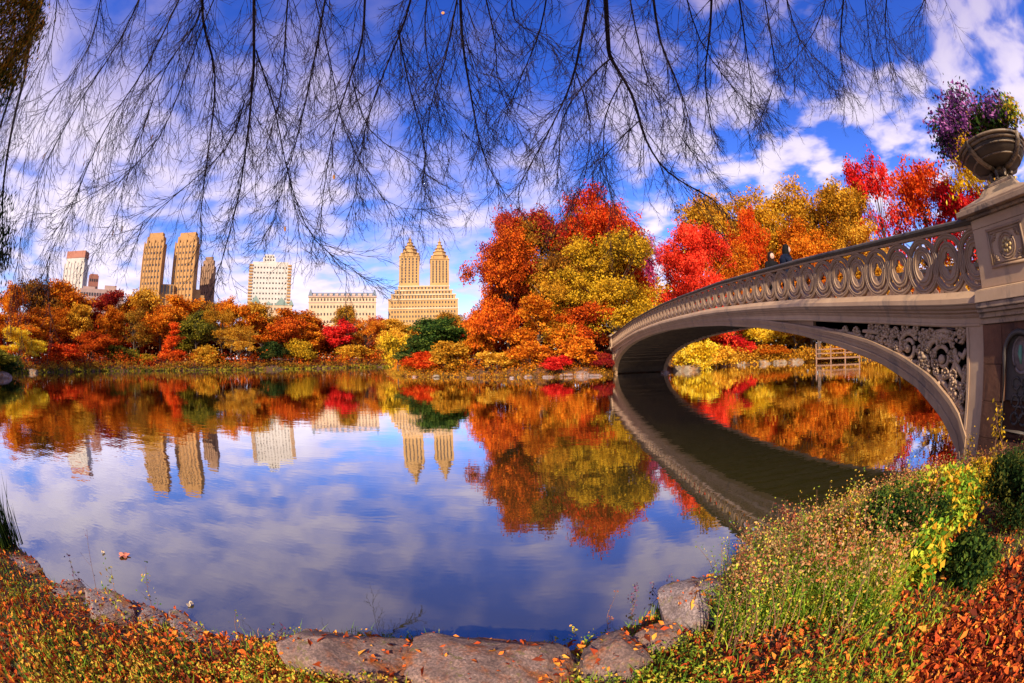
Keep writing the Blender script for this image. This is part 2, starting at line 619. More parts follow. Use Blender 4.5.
def ring_mesh():
    mb = MB()
    n = 40

    def annulus(prof, ex=1.0, ez=1.0, cusp=0.0):
        rs = []
        for k in range(n):
            a = 2 * pi * k / n
            row = []
            for i, (r, y) in enumerate(prof):
                rr = r
                if cusp and r < 0.14: rr = r + cusp * cos(4 * a)
                row.append((rr * cos(a) * ex, y, rr * sin(a) * ez))
            rs.append(row)
        mb.rings(rs, cap=False, closed=True)
    annulus([(.385, -.035), (.385, .03), (.376, .042), (.362, .042), (.354, .028), (.346, .028), (.338, .042), (.324, .042), (.316, .028), (.305, .020), (.305, -.035)])
    annulus([(.245, -.030), (.245, .032), (.235, .045), (.222, .045), (.212, .028), (.200, .028), (.192, .045), (.180, .045), (.168, .026), (.112, .020), (.112, -.030)], 0.96, 1.12, 0.022)
    mb.box(-.03, .03, -.025, .018, .26, .32)
    mb.box(-.03, .03, -.025, .018, -.32, -.26)
    me = bpy.data.meshes.new('ring')
    me.from_pydata(mb.v, [], mb.f)
    me.update()
    me.materials.append(iron)
    return me


RING = ring_mesh()


def bridge_side(y, d):
    """one face of the bridge; y of the face, d = +1 if it looks towards +Y (local)"""
    def S(sec): return lambda s: [(y + d * a, b) for a, b in sec(s)]
    # arch rib with stepped mouldings
    def rib(s):
        a, b = zi(s), zx(s)
        h = b - a
        return [(-.34, a), (-.02, a), (0, a + .02), (0, a + h * .30), (.025, a + h * .33), (.025, a + h * .40), (0, a + h * .43), (0, a + h * .62), (.03, a + h * .66), (.03, a + h * .78), (.055, a + h * .82), (.055, b - .008), (.04, b), (-.34, b)]
    sweep(-.33, 34.33, 160, S(rib)).build('arch_rib', iron, bridge)

    # flat band above the spandrel
    def band(s):
        t = zb(s) - .36
        lo = min(t - .03, max(t - .13, zx(s) - .05))
        return [(-.20, lo), (.012, lo), (.03, lo + .02), (.03, lo + .05), (.012, lo + .055), (.012, t), (-.20, t)]
    sweep(-.55, 34.55, 120, S(band)).build('frieze_band', iron_pale, bridge)

    def plate(s):      # closed web between rib and band where they run together
        t = zb(s) - .40
        lo = zx(s) - .06
        return [(-.18, min(lo, t - .01)), (-.085, min(lo, t - .01)), (-.085, t), (-.18, t)]
    sweep(4.35, 29.65, 80, S(plate)).build('web_plate', iron, bridge)

    def cornice(s):
        b = zb(s)
        return [(-.25, b - .362), (.03, b - .362), (.045, b - .33), (.045, b - .31), (.085, b - .285), (.085, b - .262), (.13, b - .235), (.14, b - .215), (.14, b - .19), (-.25, b - .19)]
    sweep(-.62, 34.62, 120, S(cornice)).build('cornice', iron_dark if False else iron, bridge)

    def sill(s):
        b = zb(s)
        return [(-.25, b - .187), (.165, b - .187), (.175, b - .17), (.165, b - .10), (.06, b - .015), (.05, b), (-.12, b), (-.25, b - .02)]
    sweep(-.70, 34.70, 120, S(sill)).build('sill_course', iron_pale, bridge)
    # balustrade: bottom and top rails with the rings as its pieces
    def rails(s):
        t = zt(s) - .10
        return [(-.05, t - .045), (.05, t - .045), (.055, t - .02), (.05, t), (-.05, t)]
    bal = sweep(-.70, 34.70, 120, S(rails)).build('balustrade', iron, bridge)
    def handrail(s):
        t = zt(s)
        return [(-.12, t - .098), (.075, t - .098), (.10, t - .075), (.125, t - .06), (.125, t - .03), (.09, t - .005), (0, t + .012), (-.12, t)]
    sweep(-.72, 34.72, 120, S(handrail)).build('handrail', iron_dark, bridge)
    for k in range(-1, 57):
        s = 0.0 + k * 0.6127
        if s > 34.6: break
        b, t = zb(s) - .01, zt(s) - .135
        o = bpy.data.objects.new('ring', RING)
        COL.objects.link(o)
        o.parent = bal
        o.location = (s, y + d * (.004 if k % 2 else 0) - (0.0), (b + t) / 2)
        o.scale = (1, d, (t - b) / .77)
    # spandrels at both ends: frame and scrollwork
    for end in (0, 1):
        def X(s): return s if end == 0 else 2 * MID - s
        fr = MB()
        x0, x1 = sorted((X(-.62), X(-.27)))
        fr.box(x0, x1, min(y - d * .2, y + d * .014), max(y - d * .2, y + d * .014), -.6, zb(-.3) - .364)
        x0, x1 = sorted((X(-.30), X(-.25)))
        fr.box(x0, x1, min(y - d * .15, y + d * .032), max(y - d * .15, y + d * .032), .55, zb(-.3) - .49)
        fr.build('spandrel_frame', iron_pale, bridge)
        tr = MB()

        def scroll(cx, cz, r, turns, a0, hand):
            pts, rad = [], []
            n = int(26 * turns)
            for i in range(n + 1):
                f = i / n
                a = a0 + hand * turns * 2 * pi * f
                q = r * (1 - f) ** 0.85 + r * .10
                pts.append((X(cx + q * cos(a)), y - d * .05, cz + q * sin(a)))
                rad.append((.052 - .022 * f) * min(1, r / .22 + .35))
            tr.tube(pts, rad, 6)
            tr.lathe_at = None
            ln = []
            for j in range(7):      # small leaf tufts round the curl
                a = a0 + hand * j * .9
                ln = [(X(cx + r * cos(a)), y - d * .04, cz + r * sin(a)), (X(cx + r * 1.18 * cos(a + .25)), y - d * .02, cz + r * 1.18 * sin(a + .25)), (X(cx + r * 1.32 * cos(a + .1)), y - d * .04, cz + r * 1.32 * sin(a + .1))]
                tr.tube(ln, [.042, .036, .008], 5)
            # boss in the middle of the curl
            bs = [[(X(cx + rr * cos(2 * pi * k / 8)), y + d * yy, cz + rr * sin(2 * pi * k / 8)) for k in range(8)] for rr, yy in ((r * .2, -.08), (r * .22, -.01), (r * .12, .015))]
            tr.rings(bs)
        scroll(.36, 1.52, .34, 2.0, .3, 1)
        scroll(1.20, 1.71, .23, 1.8, 2.4, -1)
        scroll(1.82, 1.83, .155, 1.6, 2.6, 1)
        scroll(2.28, 1.905, .105, 1.4, 2.0, -1)
        scroll(2.68, 1.96, .08, 1.2, 2.0, 1)
        scroll(.02, 1.03, .16, 1.6, 1.2, -1)
        scroll(.80, 1.40, .10, 1.2, 1.0, 1)
        scroll(.78, 1.86, .11, 1.3, 4.0, 1)
        scroll(-.07, 1.86, .10, 1.2, 4.5, -1)
        scroll(3.05, 2.00, .065, 1.1, 2.0, -1)
        scroll(3.42, 2.045, .06, 1.1, 2.0, 1)
        scroll(3.80, 2.10, .05, 1.1, 2.0, -1)
        scroll(-.12, .76, .07, 1.0, 1.2, 1)
        scroll(1.52, 1.97, .07, 1.0, 1.2, 1)
        for a, b, c in (((.02, 1.15), (.12, 1.25), (.2, 1.3)), ((.6, 1.3), (.72, 1.55), (1.0, 1.66)), ((1.3, 1.5), (1.55, 1.75), (1.7, 1.76)), ((1.9, 1.7), (2.1, 1.83), (2.25, 1.83)),
                        ((.0, .92), (.3, 1.16), (.55, 1.32)), ((.15, 1.9), (.3, 1.93), (.55, 1.92)), ((.95, 1.93), (1.15, 1.97), (1.4, 1.95)), ((.98, 1.48), (1.3, 1.46), (1.6, 1.66)), ((1.6, 1.68), (1.8, 1.66), (2.0, 1.74)), ((-.2, 1.65), (-.12, 1.55), (-.02, 1.6)), ((-.2, 1.4), (-.15, 1.25), (-.1, 1.15)), ((2.0, 1.98), (2.2, 2.02), (2.5, 2.04)), ((2.1, 1.78), (2.5, 1.87), (2.8, 1.93)),
                        ((2.35, 1.83), (2.7, 1.98), (3.2, 2.05)), ((3.2, 2.04), (3.7, 2.12), (4.3, 2.22)), ((3.0, 2.08), (3.5, 2.06), (3.9, 2.18)), ((-.2, .65), (-.1, .85), (.05, .9)), ((-.2, 1.2), (0, 1.4), (.05, 1.5)), ((.35, 1.86), (.6, 1.78), (.75, 1.76))):
            tr.tube([(X(p), y - d * .05, q) for p, q in (a, b, c)], [.042, .05, .034], 6)
        rq = random.Random(8)
        spots_ = []
        while len(spots_) < 34:       # small curls that fill the field between the big ones
            a_, b_ = rq.uniform(-.2, 3.3), rq.uniform(.7, 2.12)
            rr_ = rq.uniform(.045, .075)
            if b_ < zx(a_) + rr_ or b_ > zb(a_) - .50 - rr_ * .4: continue
            if any(math.hypot(a_ - q[0], b_ - q[1]) < rr_ + q[2] * .9 for q in spots_): continue
            if min(abs(math.hypot(a_ - .36, b_ - 1.52) - .30), abs(math.hypot(a_ - 1.2, b_ - 1.71) - .2)) < .03: continue
            spots_.append((a_, b_, rr_))
            scroll(a_, b_, rr_, 1.1, rq.uniform(0, 6.28), rq.choice((-1, 1)))
        for (cx_, cz_, r_) in ((.84, 1.57, .10), (1.5, 1.72, .07), (.10, 1.22, .07), (.70, 1.70, .06), (1.05, 1.96, .05), (.1, 1.72, .06), (2.05, 1.9, .05), (-.1, 1.0, .05), (1.62, 1.9, .05), (.55, 1.2, .05)):
            for j in range(5):      # five-lobed leaves
                a = 2 * pi * j / 5 + cx_
                tr.tube([(X(cx_), y - d * .03, cz_), (X(cx_ + r_ * .6 * cos(a)), y + d * .0, cz_ + r_ * .6 * sin(a)), (X(cx_ + r_ * cos(a)), y - d * .03, cz_ + r_ * sin(a))], [r_ * .34, r_ * .46, r_ * .12], 6)
        tr.build('spandrel_tracery', iron_pale, bridge, True)


bridge_side(0.0, 1)
bridge_side(-WID, -1)


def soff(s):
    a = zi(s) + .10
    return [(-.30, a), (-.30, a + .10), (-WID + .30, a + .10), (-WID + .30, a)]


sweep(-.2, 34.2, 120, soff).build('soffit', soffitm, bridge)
sweep(-6.0, 40.0, 120, lambda s: [(-.20, zb(s) - .34), (-.20, zb(s) - .10), (-WID + .20, zb(s) - .10), (-WID + .20, zb(s) - .34)]).build('deck', wood, bridge)
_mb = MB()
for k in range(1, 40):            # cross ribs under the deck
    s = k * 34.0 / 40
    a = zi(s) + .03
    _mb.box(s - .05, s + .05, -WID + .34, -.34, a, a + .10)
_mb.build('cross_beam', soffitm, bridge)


def abutment(end):
    def X(s): return s if end == 0 else 2 * MID - s
    m = MB()

    def bx(s0, s1, y0, y1, z0, z1):
        a, b = sorted((X(s0), X(s1)))
        m.box(a, b, y0, y1, z0, z1)
    # coursed blocks, slightly different faces
    zc = [-1.0, .02, .50, .98, 1.46, 1.97]
    for i in range(5):
        js = [(-.62, -.98), (-.98, -1.70), (-1.70, -2.6), (-2.6, -4.2), (-4.2, -6.4)] if i % 2 else [(-.62, -1.0), (-1.0, -1.68), (-1.68, -2.2), (-2.2, -3.6), (-3.6, -6.4)]
        for j, (a, b) in enumerate(js):
            if end == 0 and j == 1 and 2 <= i:      # the niche is left open here
                bx(a, b, -WID + .03, -.16, zc[i], zc[i + 1] - .006)
                continue
            off = ((i * 7 + j * 5) % 4) * .006
            bx(a + .004 * (1 if end == 0 else 1), b + .004, -WID - .03 - off, .035 + off, zc[i], zc[i + 1] - .008)
    m.build('abutment', brownstone, bridge)
    c = MB()
    for (y0, y1, z0, z1) in ((-WID - .06, .06, 1.972, 2.05), (-WID - .11, .11, 2.052, 2.12), (-WID - .17, .17, 2.122, 2.17), (-WID - .205, .205, 2.172, 2.245)):
        a, b = sorted((X(-.585), X(-6.4)))
        c.box(a, b, y0, y1, z0, z1)
    bevel(c.build('abutment_cornice', capstone, bridge), .012)
    return X


X = abutment(0)
abutment(1)


def rosette_panel(cx, yf, d, cz, parent):
    p = MB()
    w, h = .36, .25
    for (x0, x1, z0, z1, pr) in ((-w, w, h - .035, h, .03), (-w, w, -h, -h + .035, .03), (-w, -w + .035, -h + .036, h - .036, .03), (w - .035, w, -h + .036, h - .036, .03),
                                 (-w + .05, w - .05, h - .07, h - .05, .018), (-w + .05, w - .05, -h + .05, -h + .07, .018), (-w + .05, -w + .07, -h + .071, h - .071, .018), (w - .07, w - .05, -h + .071, h - .071, .018)):
        p.box(cx + x0, cx + x1, min(yf, yf + d * pr), max(yf, yf + d * pr), cz + z0, cz + z1)
    for rr, t in ((.165, .016), (.13, .014)):
        p.tube([(cx + rr * cos(2 * pi * k / 28), yf + d * .006, cz + rr * sin(2 * pi * k / 28)) for k in range(29)], t, 6, False)
    for k in range(4):          # corner fans
        sx, sz = (1, 1, -1, -1)[k], (1, -1, 1, -1)[k]
        for q in range(4):
            a = q * pi / 6
            p.tube([(cx + sx * .27, yf + d * .004, cz + sz * .165), (cx + sx * (.27 - .085 * cos(a)), yf + d * .012, cz + sz * (.165 - .085 * sin(a)))], [.008, .016], 5)
    pn = p.build('rosette_panel', iron, parent, True)
    f = MB()
    for k in range(8):
        a = 2 * pi * k / 8
        f.rings([[(cx + .075 * cos(a) + r * cos(2 * pi * j / 8), yf + d * yy, cz + .075 * sin(a) + r * sin(2 * pi * j / 8)) for j in range(8)] for r, yy in ((.027, 0), (.027, .018), (.012, .034))])
    f.rings([[(cx + r * cos(2 * pi * j / 12), yf + d * yy, cz + r * sin(2 * pi * j / 12)) for j in range(12)] for r, yy in ((.036, 0), (.036, .03), (.015, .05))])
    f.build('rosette', stone('gilt_iron', (.40, .26, .10), (.55, .38, .16), 8, .45, .05) if 'gilt_iron' not in MATS else MATS['gilt_iron'], pn, True)


def bridge_pier(end, side):
    """square railing pier with panel and stepped cap"""
    cx = -1.33 if end == 0 else 2 * MID + 1.33
    y1 = .10 if side == 0 else -WID + 1.10
    y0 = y1 - 1.20
    cy = (y0 + y1) / 2
    a = MB()
    a.box(cx - .64, cx + .64, y0, y1, 2.43, 3.20)
    a.box(cx - .64, cx + .64, y0, y1, 3.203, 3.33)
    a.frustum(cx - .76, cx + .76, y0 - .12, y1 + .12, 2.248, cx - .74, cx + .74, y0 - .10, y1 + .10, 2.40)
    a.frustum(cx - .74, cx + .74, y0 - .10, y1 + .10, 2.402, cx - .645, cx + .645, y0 - .005, y1 + .005, 2.428)
    pier = bevel(a.build('pier', iron_pale, bridge), .008)
    c = MB()
    c.box(cx - .70, cx + .70, y0 - .06, y1 + .06, 3.333, 3.375)
    c.box(cx - .82, cx + .82, y0 - .18, y1 + .18, 3.378, 3.455)
    c.box(cx - .76, cx + .76, y0 - .12, y1 + .12, 3.458, 3.50)
    c.frustum(cx - .74, cx + .74, y0 - .10, y1 + .10, 3.503, cx - .46, cx + .46, cy - .46, cy + .46, 3.62)
    c.frustum(cx - .44, cx + .44, cy - .44, cy + .44, 3.623, cx - .34, cx + .34, cy - .34, cy + .34, 3.74)
    c.box(cx - .32, cx + .32, cy - .32, cy + .32, 3.743, 3.79)
    bevel(c.build('pier_cap', capstone, pier), .01)
    if side == 0:
        rosette_panel(cx, y1, 1, 2.90, pier)
    return cx, cy


def urn(cx, cy, label, flowers=True):
    w = bridge.matrix_world if False else None
    ang = BR_RZ
    wx = Q0.x + cx * cos(ang) - cy * sin(ang)
    wy = Q0.y + cx * sin(ang) + cy * cos(ang)
    u = tag(empty('planter_urn', (wx, wy, 3.792), ang), label, 'urn', 'cast urns on the bridge piers')
    b = MB().lathe([(.31, 0), (.31, .04), (.26, .06), (.18, .10), (.13, .17), (.12, .24), (.17, .262), (.16, .27)], 24)
    bevel(b.build('foot', bronze, u, True), .004)
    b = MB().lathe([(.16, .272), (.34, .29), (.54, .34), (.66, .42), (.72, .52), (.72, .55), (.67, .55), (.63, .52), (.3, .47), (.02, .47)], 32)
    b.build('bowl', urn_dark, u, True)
    u.scale = (.90, .90, .84)
    b = MB()
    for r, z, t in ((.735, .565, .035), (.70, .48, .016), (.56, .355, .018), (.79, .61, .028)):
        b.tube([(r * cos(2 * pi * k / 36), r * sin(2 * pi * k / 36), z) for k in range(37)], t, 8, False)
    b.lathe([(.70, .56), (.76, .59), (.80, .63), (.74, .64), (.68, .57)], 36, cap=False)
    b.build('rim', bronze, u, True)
    for k in range(4):
        a = pi / 4 + k * pi / 2 + .5
        h = MB()
        for (pts, ws) in ((([(.17, .25), (.36, .265), (.62, .36), (.77, .50), (.82, .63)]), (.05, .05, .055, .055, .05)),):
            h.tube([(r * cos(a), r * sin(a), z) for r, z in pts], ws, 8)
        h.build('handle', bronze, u, True)
    b = MB()
    for k in range(8):
        a = 2 * pi * k / 8
        b.tube([(.20 * cos(a), .20 * sin(a), .24), (.27 * cos(a), .27 * sin(a), .17), (.235 * cos(a), .235 * sin(a), .09), (.30 * cos(a), .30 * sin(a), .05)], [.035, .04, .03, .035], 6)
    b.build('leaf_ornament', bronze, u, True)
    return Vector((wx, wy, 3.792))


_cx, _cy = bridge_pier(0, 0)
URN = urn(_cx, _cy, 'large dark urn planter full of purple flowers on the near end pier of the bridge')
_c2 = bridge_pier(0, 1)
_c3 = bridge_pier(1, 0)
urn(*_c3, 'small pale urn on the far end pier at the lake side of the bridge')
_c4 = bridge_pier(1, 1)
urn(*_c4, 'small pale urn on the far end pier behind the other urn')


def niche():
    """iron niche ornament in the near abutment"""
    p = MB()
    cx, y = -1.34, .036
    W = .30
    pts = [(cx - W, y, .62), (cx - W, y, 1.55)] + [(cx - W * cos(a), y, 1.55 + W * sin(a)) for a in np.linspace(.15, pi - .15, 12)] + [(cx + W, y, 1.55), (cx + W, y, .62), (cx - W, y, .62)]
    p.tube(pts, .035, 8)
    n = p.build('niche_surround', iron_dark, bridge, True)
    q = MB()
    q.box(cx - .355, cx + .355, -.155, -.10, .99, 1.95)
    # stone spandrels that close the square above the round head
    q.build('niche_back', iron_dark, n)
    s = MB()
    for sg in (-1, 1):
        poly = [(cx + sg * .356, 1.965), (cx, 1.965)] + [(cx + sg * W * sin(a), 1.55 + W * cos(a)) for a in np.linspace(0, pi / 2, 8)] + [(cx + sg * W, .985), (cx + sg * .356, .985)]
        k = len(poly)
        s.add([(a, .02, b) for a, b in poly] + [(a, -.15, b) for a, b in poly], [tuple(range(k)), tuple(range(k, 2 * k))[::-1]] + [(i, (i + 1) % k, k + (i + 1) % k, k + i) for i in range(k)])
    s.build('niche_cheek', brownstone, n)
    e = MB()
    e.tube([(cx + .17 * cos(a), -.085, 1.56 + .22 * sin(a)) for a in np.linspace(0, 2 * pi, 25)], .022, 6, False)
    e.rings([[(cx + .16 * f * cos(a), yy, 1.56 + .21 * f * sin(a)) for a in np.linspace(0, 2 * pi, 20, endpoint=False)] for f, yy in ((1, -.10), (.98, -.085), (.5, -.07))])
    e.build('medallion', stone('medallion_iron', (.12, .085, .075), (.26, .19, .16), 12, .7, .3), n, True)
    g_ = MB()
    g_.tube([(cx, -.06, 1.68), (cx + .01, -.045, 1.58), (cx - .005, -.055, 1.45)], [.03, .045, .015], 7)
    g_.build('medallion_emblem', stone('verdigris', (.10, .24, .15), (.20, .36, .24), 9, .7, .2), n, True)
    f = MB()
    for (ox, oz) in ((0, .14), (0, -.14), (.10, 0), (-.10, 0), (.09, .22), (-.09, .22), (.09, -.22), (-.09, -.22)):
        f.tube([(cx + ox + .075 * cos(a), -.08, .99 + oz + .075 * sin(a)) for a in np.linspace(0, 2 * pi, 15)], .018, 5, False)
    f.build('niche_grille', iron_dark, n, True)


niche()


# ------------------------------------------------------------------ buildings on the skyline
brick_tan = stone('tan_brick', (.36, .175, .058), (.46, .24, .085), .25, .85, 0)
brick_gold = stone('golden_stone', (.37, .20, .070), (.47, .27, .10), .2, .85, 0)
brick_white = stone('white_brick', (.50, .43, .35), (.60, .53, .45), .2, .85, 0)
brick_red = stone('red_brick', (.36, .13, .08), (.46, .19, .12), .2, .85, 0)
brick_pink = stone('pink_brick', (.46, .29, .22), (.58, .38, .29), .2, .85, 0)
stone_cream = stone('cream_stone', (.48, .32, .18), (.58, .41, .25), .2, .85, 0)
slate = stone('slate_roof', (.10, .12, .14), (.17, .18, .20), .3, .6, 0)
copper = stone('green_copper', (.16, .22, .18), (.26, .32, .26), .3, .6, 0)
glass_d = bpy.data.materials.new('window_glass')
glass_d.use_nodes = True
_b = glass_d.node_tree.nodes['Principled BSDF']
_b.inputs['Base Color'].default_value = (.055, .04, .03, 1)
_b.inputs['Roughness'].default_value = .15


def win_mesh(w, h):
    m = MB()
    m.box(-w / 2, w / 2, -.12, .12, -h / 2, h / 2)
    me = bpy.data.meshes.new('window')
    me.from_pydata(m.v, [], m.f)
    me.update()
    me.materials.append(glass_d)
    return me


def building(name, label, px, dist, turn=0.0):
    """Empty on the ground; local -Y looks back at the lake"""
    p = at(px, 356, dist)
    ang = math.atan2(p.y, p.x) - pi / 2 + turn
    return tag(empty(name, (p.x, p.y, 0), ang), label, 'building')


def windows(b, faces, w=1.7, h=2.3, most=100):
    """faces: (x0, x1, z0, z1, y, nx, nz) on the front, or with side=+-1 an x plane"""
    me = win_mesh(w, h)
    spots = []
    for f in faces:
        x0, x1, z0, z1, y, nx, nz = f[:7]
        side = f[7] if len(f) > 7 else 0
        for j in range(nz):
            for i in range(nx):
                u = x0 + (x1 - x0) * (i + .5) / nx
                z = z0 + (z1 - z0) * (j + .5) / nz
                spots.append(((u, y, z), 0) if not side else ((y, u, z), side * pi / 2))
    random.Random(5).shuffle(spots)
    for (p, rz) in spots[:most]:
        o = bpy.data.objects.new('window', me)
        COL.objects.link(o)
        o.parent = b
        o.location = p
        o.rotation_euler = (0, 0, rz + (pi if False else 0))
    rest = spots[most:]
    if rest:
        m = MB()
        for (p, rz) in rest:
            x, y, z = p
            if rz == 0: m.box(x - w / 2, x + w / 2, y - .25, y + .12, z - h / 2, z + h / 2)
            else: m.box(x - .2, x + .2, y - w / 2, y + w / 2, z - h / 2, z + h / 2)
        tag(m.build('windows', glass_d, b), kind='stuff')


def elev(px, py, dist): return at(px, py, dist).z
def lat(px, c, dist):
    """offset in metres sideways at that distance"""
    a, b = ray(px, 356), ray(c, 356)
    return dist * math.tan(math.atan2(a.x, a.y) - math.atan2(b.x, b.y))


# twin-towered golden block
D = 400
B = building('apartment_tower', 'golden stone apartment block with two tall spired towers rising above a stepped base', 424, D)
E_ = lambda py: elev(424, py, D)
Lx = lambda px: lat(px, 424, D)
m = MB()
m.box(Lx(388.8), Lx(459), 0, 40, 0, E_(299))
m.box(Lx(391.5), Lx(456.8), 1.5, 38, E_(299) + .02, E_(294))
m.box(Lx(395), Lx(453.5), 3, 36, E_(294) + .02, E_(289.5))
m.box(Lx(398.3), Lx(450.5), 4.5, 34, E_(289.5) + .02, E_(285))
w_ = m.build('wall', brick_gold, B)
m = MB()
for py, a, b, yy in ((299, 388.3, 459.5, -.5), (294, 391, 457.3, 1), (289.5, 394.5, 454, 2.5), (285.2, 398, 451, 4), (308, 388.4, 459.4, -.4)):
    m.box(Lx(a), Lx(b), yy, yy + 3, E_(py) - .9, E_(py) + .5)
m.build('cornice', stone_cream, B)
fc = [(Lx(391), Lx(457), 4, E_(300), -.02, 22, 12), (Lx(393), Lx(455), E_(299), E_(294), 1.48, 20, 2), (Lx(396), Lx(452), E_(294), E_(289.5), 2.98, 17, 2), (Lx(400), Lx(449), E_(289), E_(285.5), 4.48, 14, 1)]
for (a, b, top) in ((399, 419.8, 232), (431.2, 450.6, 235)):
    t = MB()
    k = top - 232
    xa, xb = Lx(a), Lx(b)
    cx_, hw = (xa + xb) / 2, (xb - xa) / 2
    cyy = 6 + hw
    z0 = E_(285)
    t.box(xa, xb, 6, 6 + 2 * hw, z0, E_(255 + k))
    t.box(xa - .5, xb + .5, 5.5, 6.5 + 2 * hw, E_(255 + k) + .02, E_(254.2 + k))
    tower = t.build('tower', brick_gold, B)
    t = MB()
    for f0, f1, p0, p1 in ((.84, .82, 254.2, 250.4), (.90, .86, 250.4, 249.8), (.66, .60, 249.8, 246.2), (.68, .64, 246.2, 245.6), (.47, .42, 245.6, 242.4), (.50, .40, 242.4, 241.8), (.30, .26, 241.8, 238.8), (.33, .22, 238.8, 238.2), (.15, .14, 238.2, 235.6), (.20, .05, 235.6, 234), (.045, .02, 234, 231)):
        t.rings([[(cx_ + hw * f * 1.15 * cos(2 * pi * (q + .5) / 8), cyy + hw * f * 1.15 * sin(2 * pi * (q + .5) / 8), z) for q in range(8)] for f, z in ((f0, E_(p0 + k) + .02), (f1, E_(p1 + k)))])
    for q in range(4):
        sx, sy = (1, 1, -1, -1)[q], (1, -1, 1, -1)[q]
        t.frustum(cx_ + sx * hw * .8 - 1.4, cx_ + sx * hw * .8 + 1.4, cyy + sy * hw * .8 - 1.4, cyy + sy * hw * .8 + 1.4, E_(254.2 + k), cx_ + sx * hw * .8 - .4, cx_ + sx * hw * .8 + .4, cyy + sy * hw * .8 - .4, cyy + sy * hw * .8 + .4, E_(250.5 + k))
    for q in range(8):          # arched openings round the lantern stages
        a = 2 * pi * q / 8
        for rr, p0, p1, wd in ((.80, 253.6, 251, 1.3), (.60, 249, 247, 1.0), (.43, 245, 243, .8)):
            R_ = hw * rr * 1.15 * cos(pi / 8)
            t2 = Vector((cos(a), sin(a), 0)); s2 = Vector((-sin(a), cos(a), 0))
            c0 = Vector((cx_, cyy, 0)) + t2 * (R_ + .12)
            tt = [c0 - s2 * wd * .5, c0 + s2 * wd * .5, c0 + s2 * wd * .5 - t2 * 1.2, c0 - s2 * wd * .5 - t2 * 1.2]
            SL = MB()
            SL.rings([[(v.x, v.y, z) for v in tt] for z in (E_(p0 + k), E_(p1 + k))])
            SL.build('opening', glass_d, tower)
    t.build('spire', brick_gold, tower)
    fc.append((xa + 1, xb - 1, z0 + 3, E_(256 + k), 5.98, 5, 9))
windows(B, fc, 1.15, 2.0)

# long mansard building
D = 380
B = building('mansard_building', 'long cream apartment house with grey mansard roof below the bare twigs', 342, D)
E_ = lambda py: elev(342, py, D)
Lx = lambda px: lat(px, 342, D)
m = MB()
m.box(Lx(308.5), Lx(376.5), 0, 40, 0, E_(297))
m.build('wall', stone_cream, B)
m = MB()
m.box(Lx(307.8), Lx(377.2), -.8, 3, E_(297) + .02, E_(296))
m.box(Lx(308), Lx(377), -.5, 2, E_(302.6), E_(302))
m.build('cornice', brick_pink, B)
m = MB()
m.frustum(Lx(308.5), Lx(376.5), 0, 38, E_(296) + .02, Lx(311), Lx(374), 4, 34, E_(292))
for px in (310, 375):
    m.frustum(Lx(px - 2.2), Lx(px + 2.2), -.3, 8, E_(296), Lx(px - .5), Lx(px + .5), 3, 4, E_(289))
rf = m.build('roof', slate, B)
m = MB()
for i in range(11):
    x = Lx(314) + (Lx(371) - Lx(314)) * i / 10
    m.box(x - 1.4, x + 1.4, -.2, 4, E_(295.6), E_(293.6))
m.build('dormer', brick_pink, rf)
windows(B, [(Lx(310), Lx(375), 6, E_(303), -.02, 20, 7), (Lx(310), Lx(375), E_(301.6), E_(297.4), -.02, 20, 1)], 1.2, 2.2)

# white tower with penthouse
D = 430
B = building('white_tower', 'white brick apartment tower with stepped penthouse and tan corner balconies', 268, D)
E_ = lambda py: elev(268, py, D)
Lx = lambda px: lat(px, 268, D)
m = MB()
m.box(Lx(246.5), Lx(290), 0, 30, 0, E_(264))
m.box(Lx(250), Lx(286.5), 1, 28, E_(264) + .02, E_(261.5))
m.box(Lx(260), Lx(273), 3, 20, E_(261.5) + .02, E_(256.5))
m.box(Lx(261.5), Lx(271.5), 4, 18, E_(256.5) + .02, E_(253.5))
m.build('wall', brick_white, B)
for s0, s1 in ((246.6, 250.4), (286, 289.9)):
    for j in range(13):
        z = E_(303) + (E_(266) - E_(303)) * j / 12
        m = MB()
        m.box(Lx(s0), Lx(s1), -.9, -.01, z, z + 1.5)
        m.build('balcony', brick_tan, B)
windows(B, [(Lx(251), Lx(286), 8, E_(265), -.02, 11, 17), (Lx(261), Lx(272), E_(261), E_(254.5), 2.98, 4, 2)], 1.3, 1.5)

# gabled house below it
D = 395
B = building('gabled_house', 'dark gabled roofline just in front of the white tower foot', 268, D)
E_ = lambda py: elev(268, py, D)
Lx = lambda px: lat(px, 268, D)
m = MB()
m.box(Lx(247), Lx(292), 0, 16, 0, E_(305))
m.build('wall', stone_cream, B)
m = MB()
for px, hw, tp in ((255, 6, 295), (281, 7, 297), (268, 4, 301), (291, 2.5, 299)):
    x = Lx(px); w2 = Lx(px + hw) - x
    m.add([(x - w2, -.3, E_(305) + .02), (x + w2, -.3, E_(305) + .02), (x, -.3, E_(tp)), (x - w2, 14, E_(305) + .02), (x + w2, 14, E_(305) + .02), (x, 14, E_(tp))], [(0, 1, 2), (5, 4, 3), (0, 2, 5, 3), (1, 4, 5, 2), (0, 3, 4, 1)])
m.build('roof', copper, B)
windows(B, [(Lx(249), Lx(290), E_(312), E_(305.5), -.02, 12, 1)], 1.2, 2.0)

# tan twin slabs
D = 330


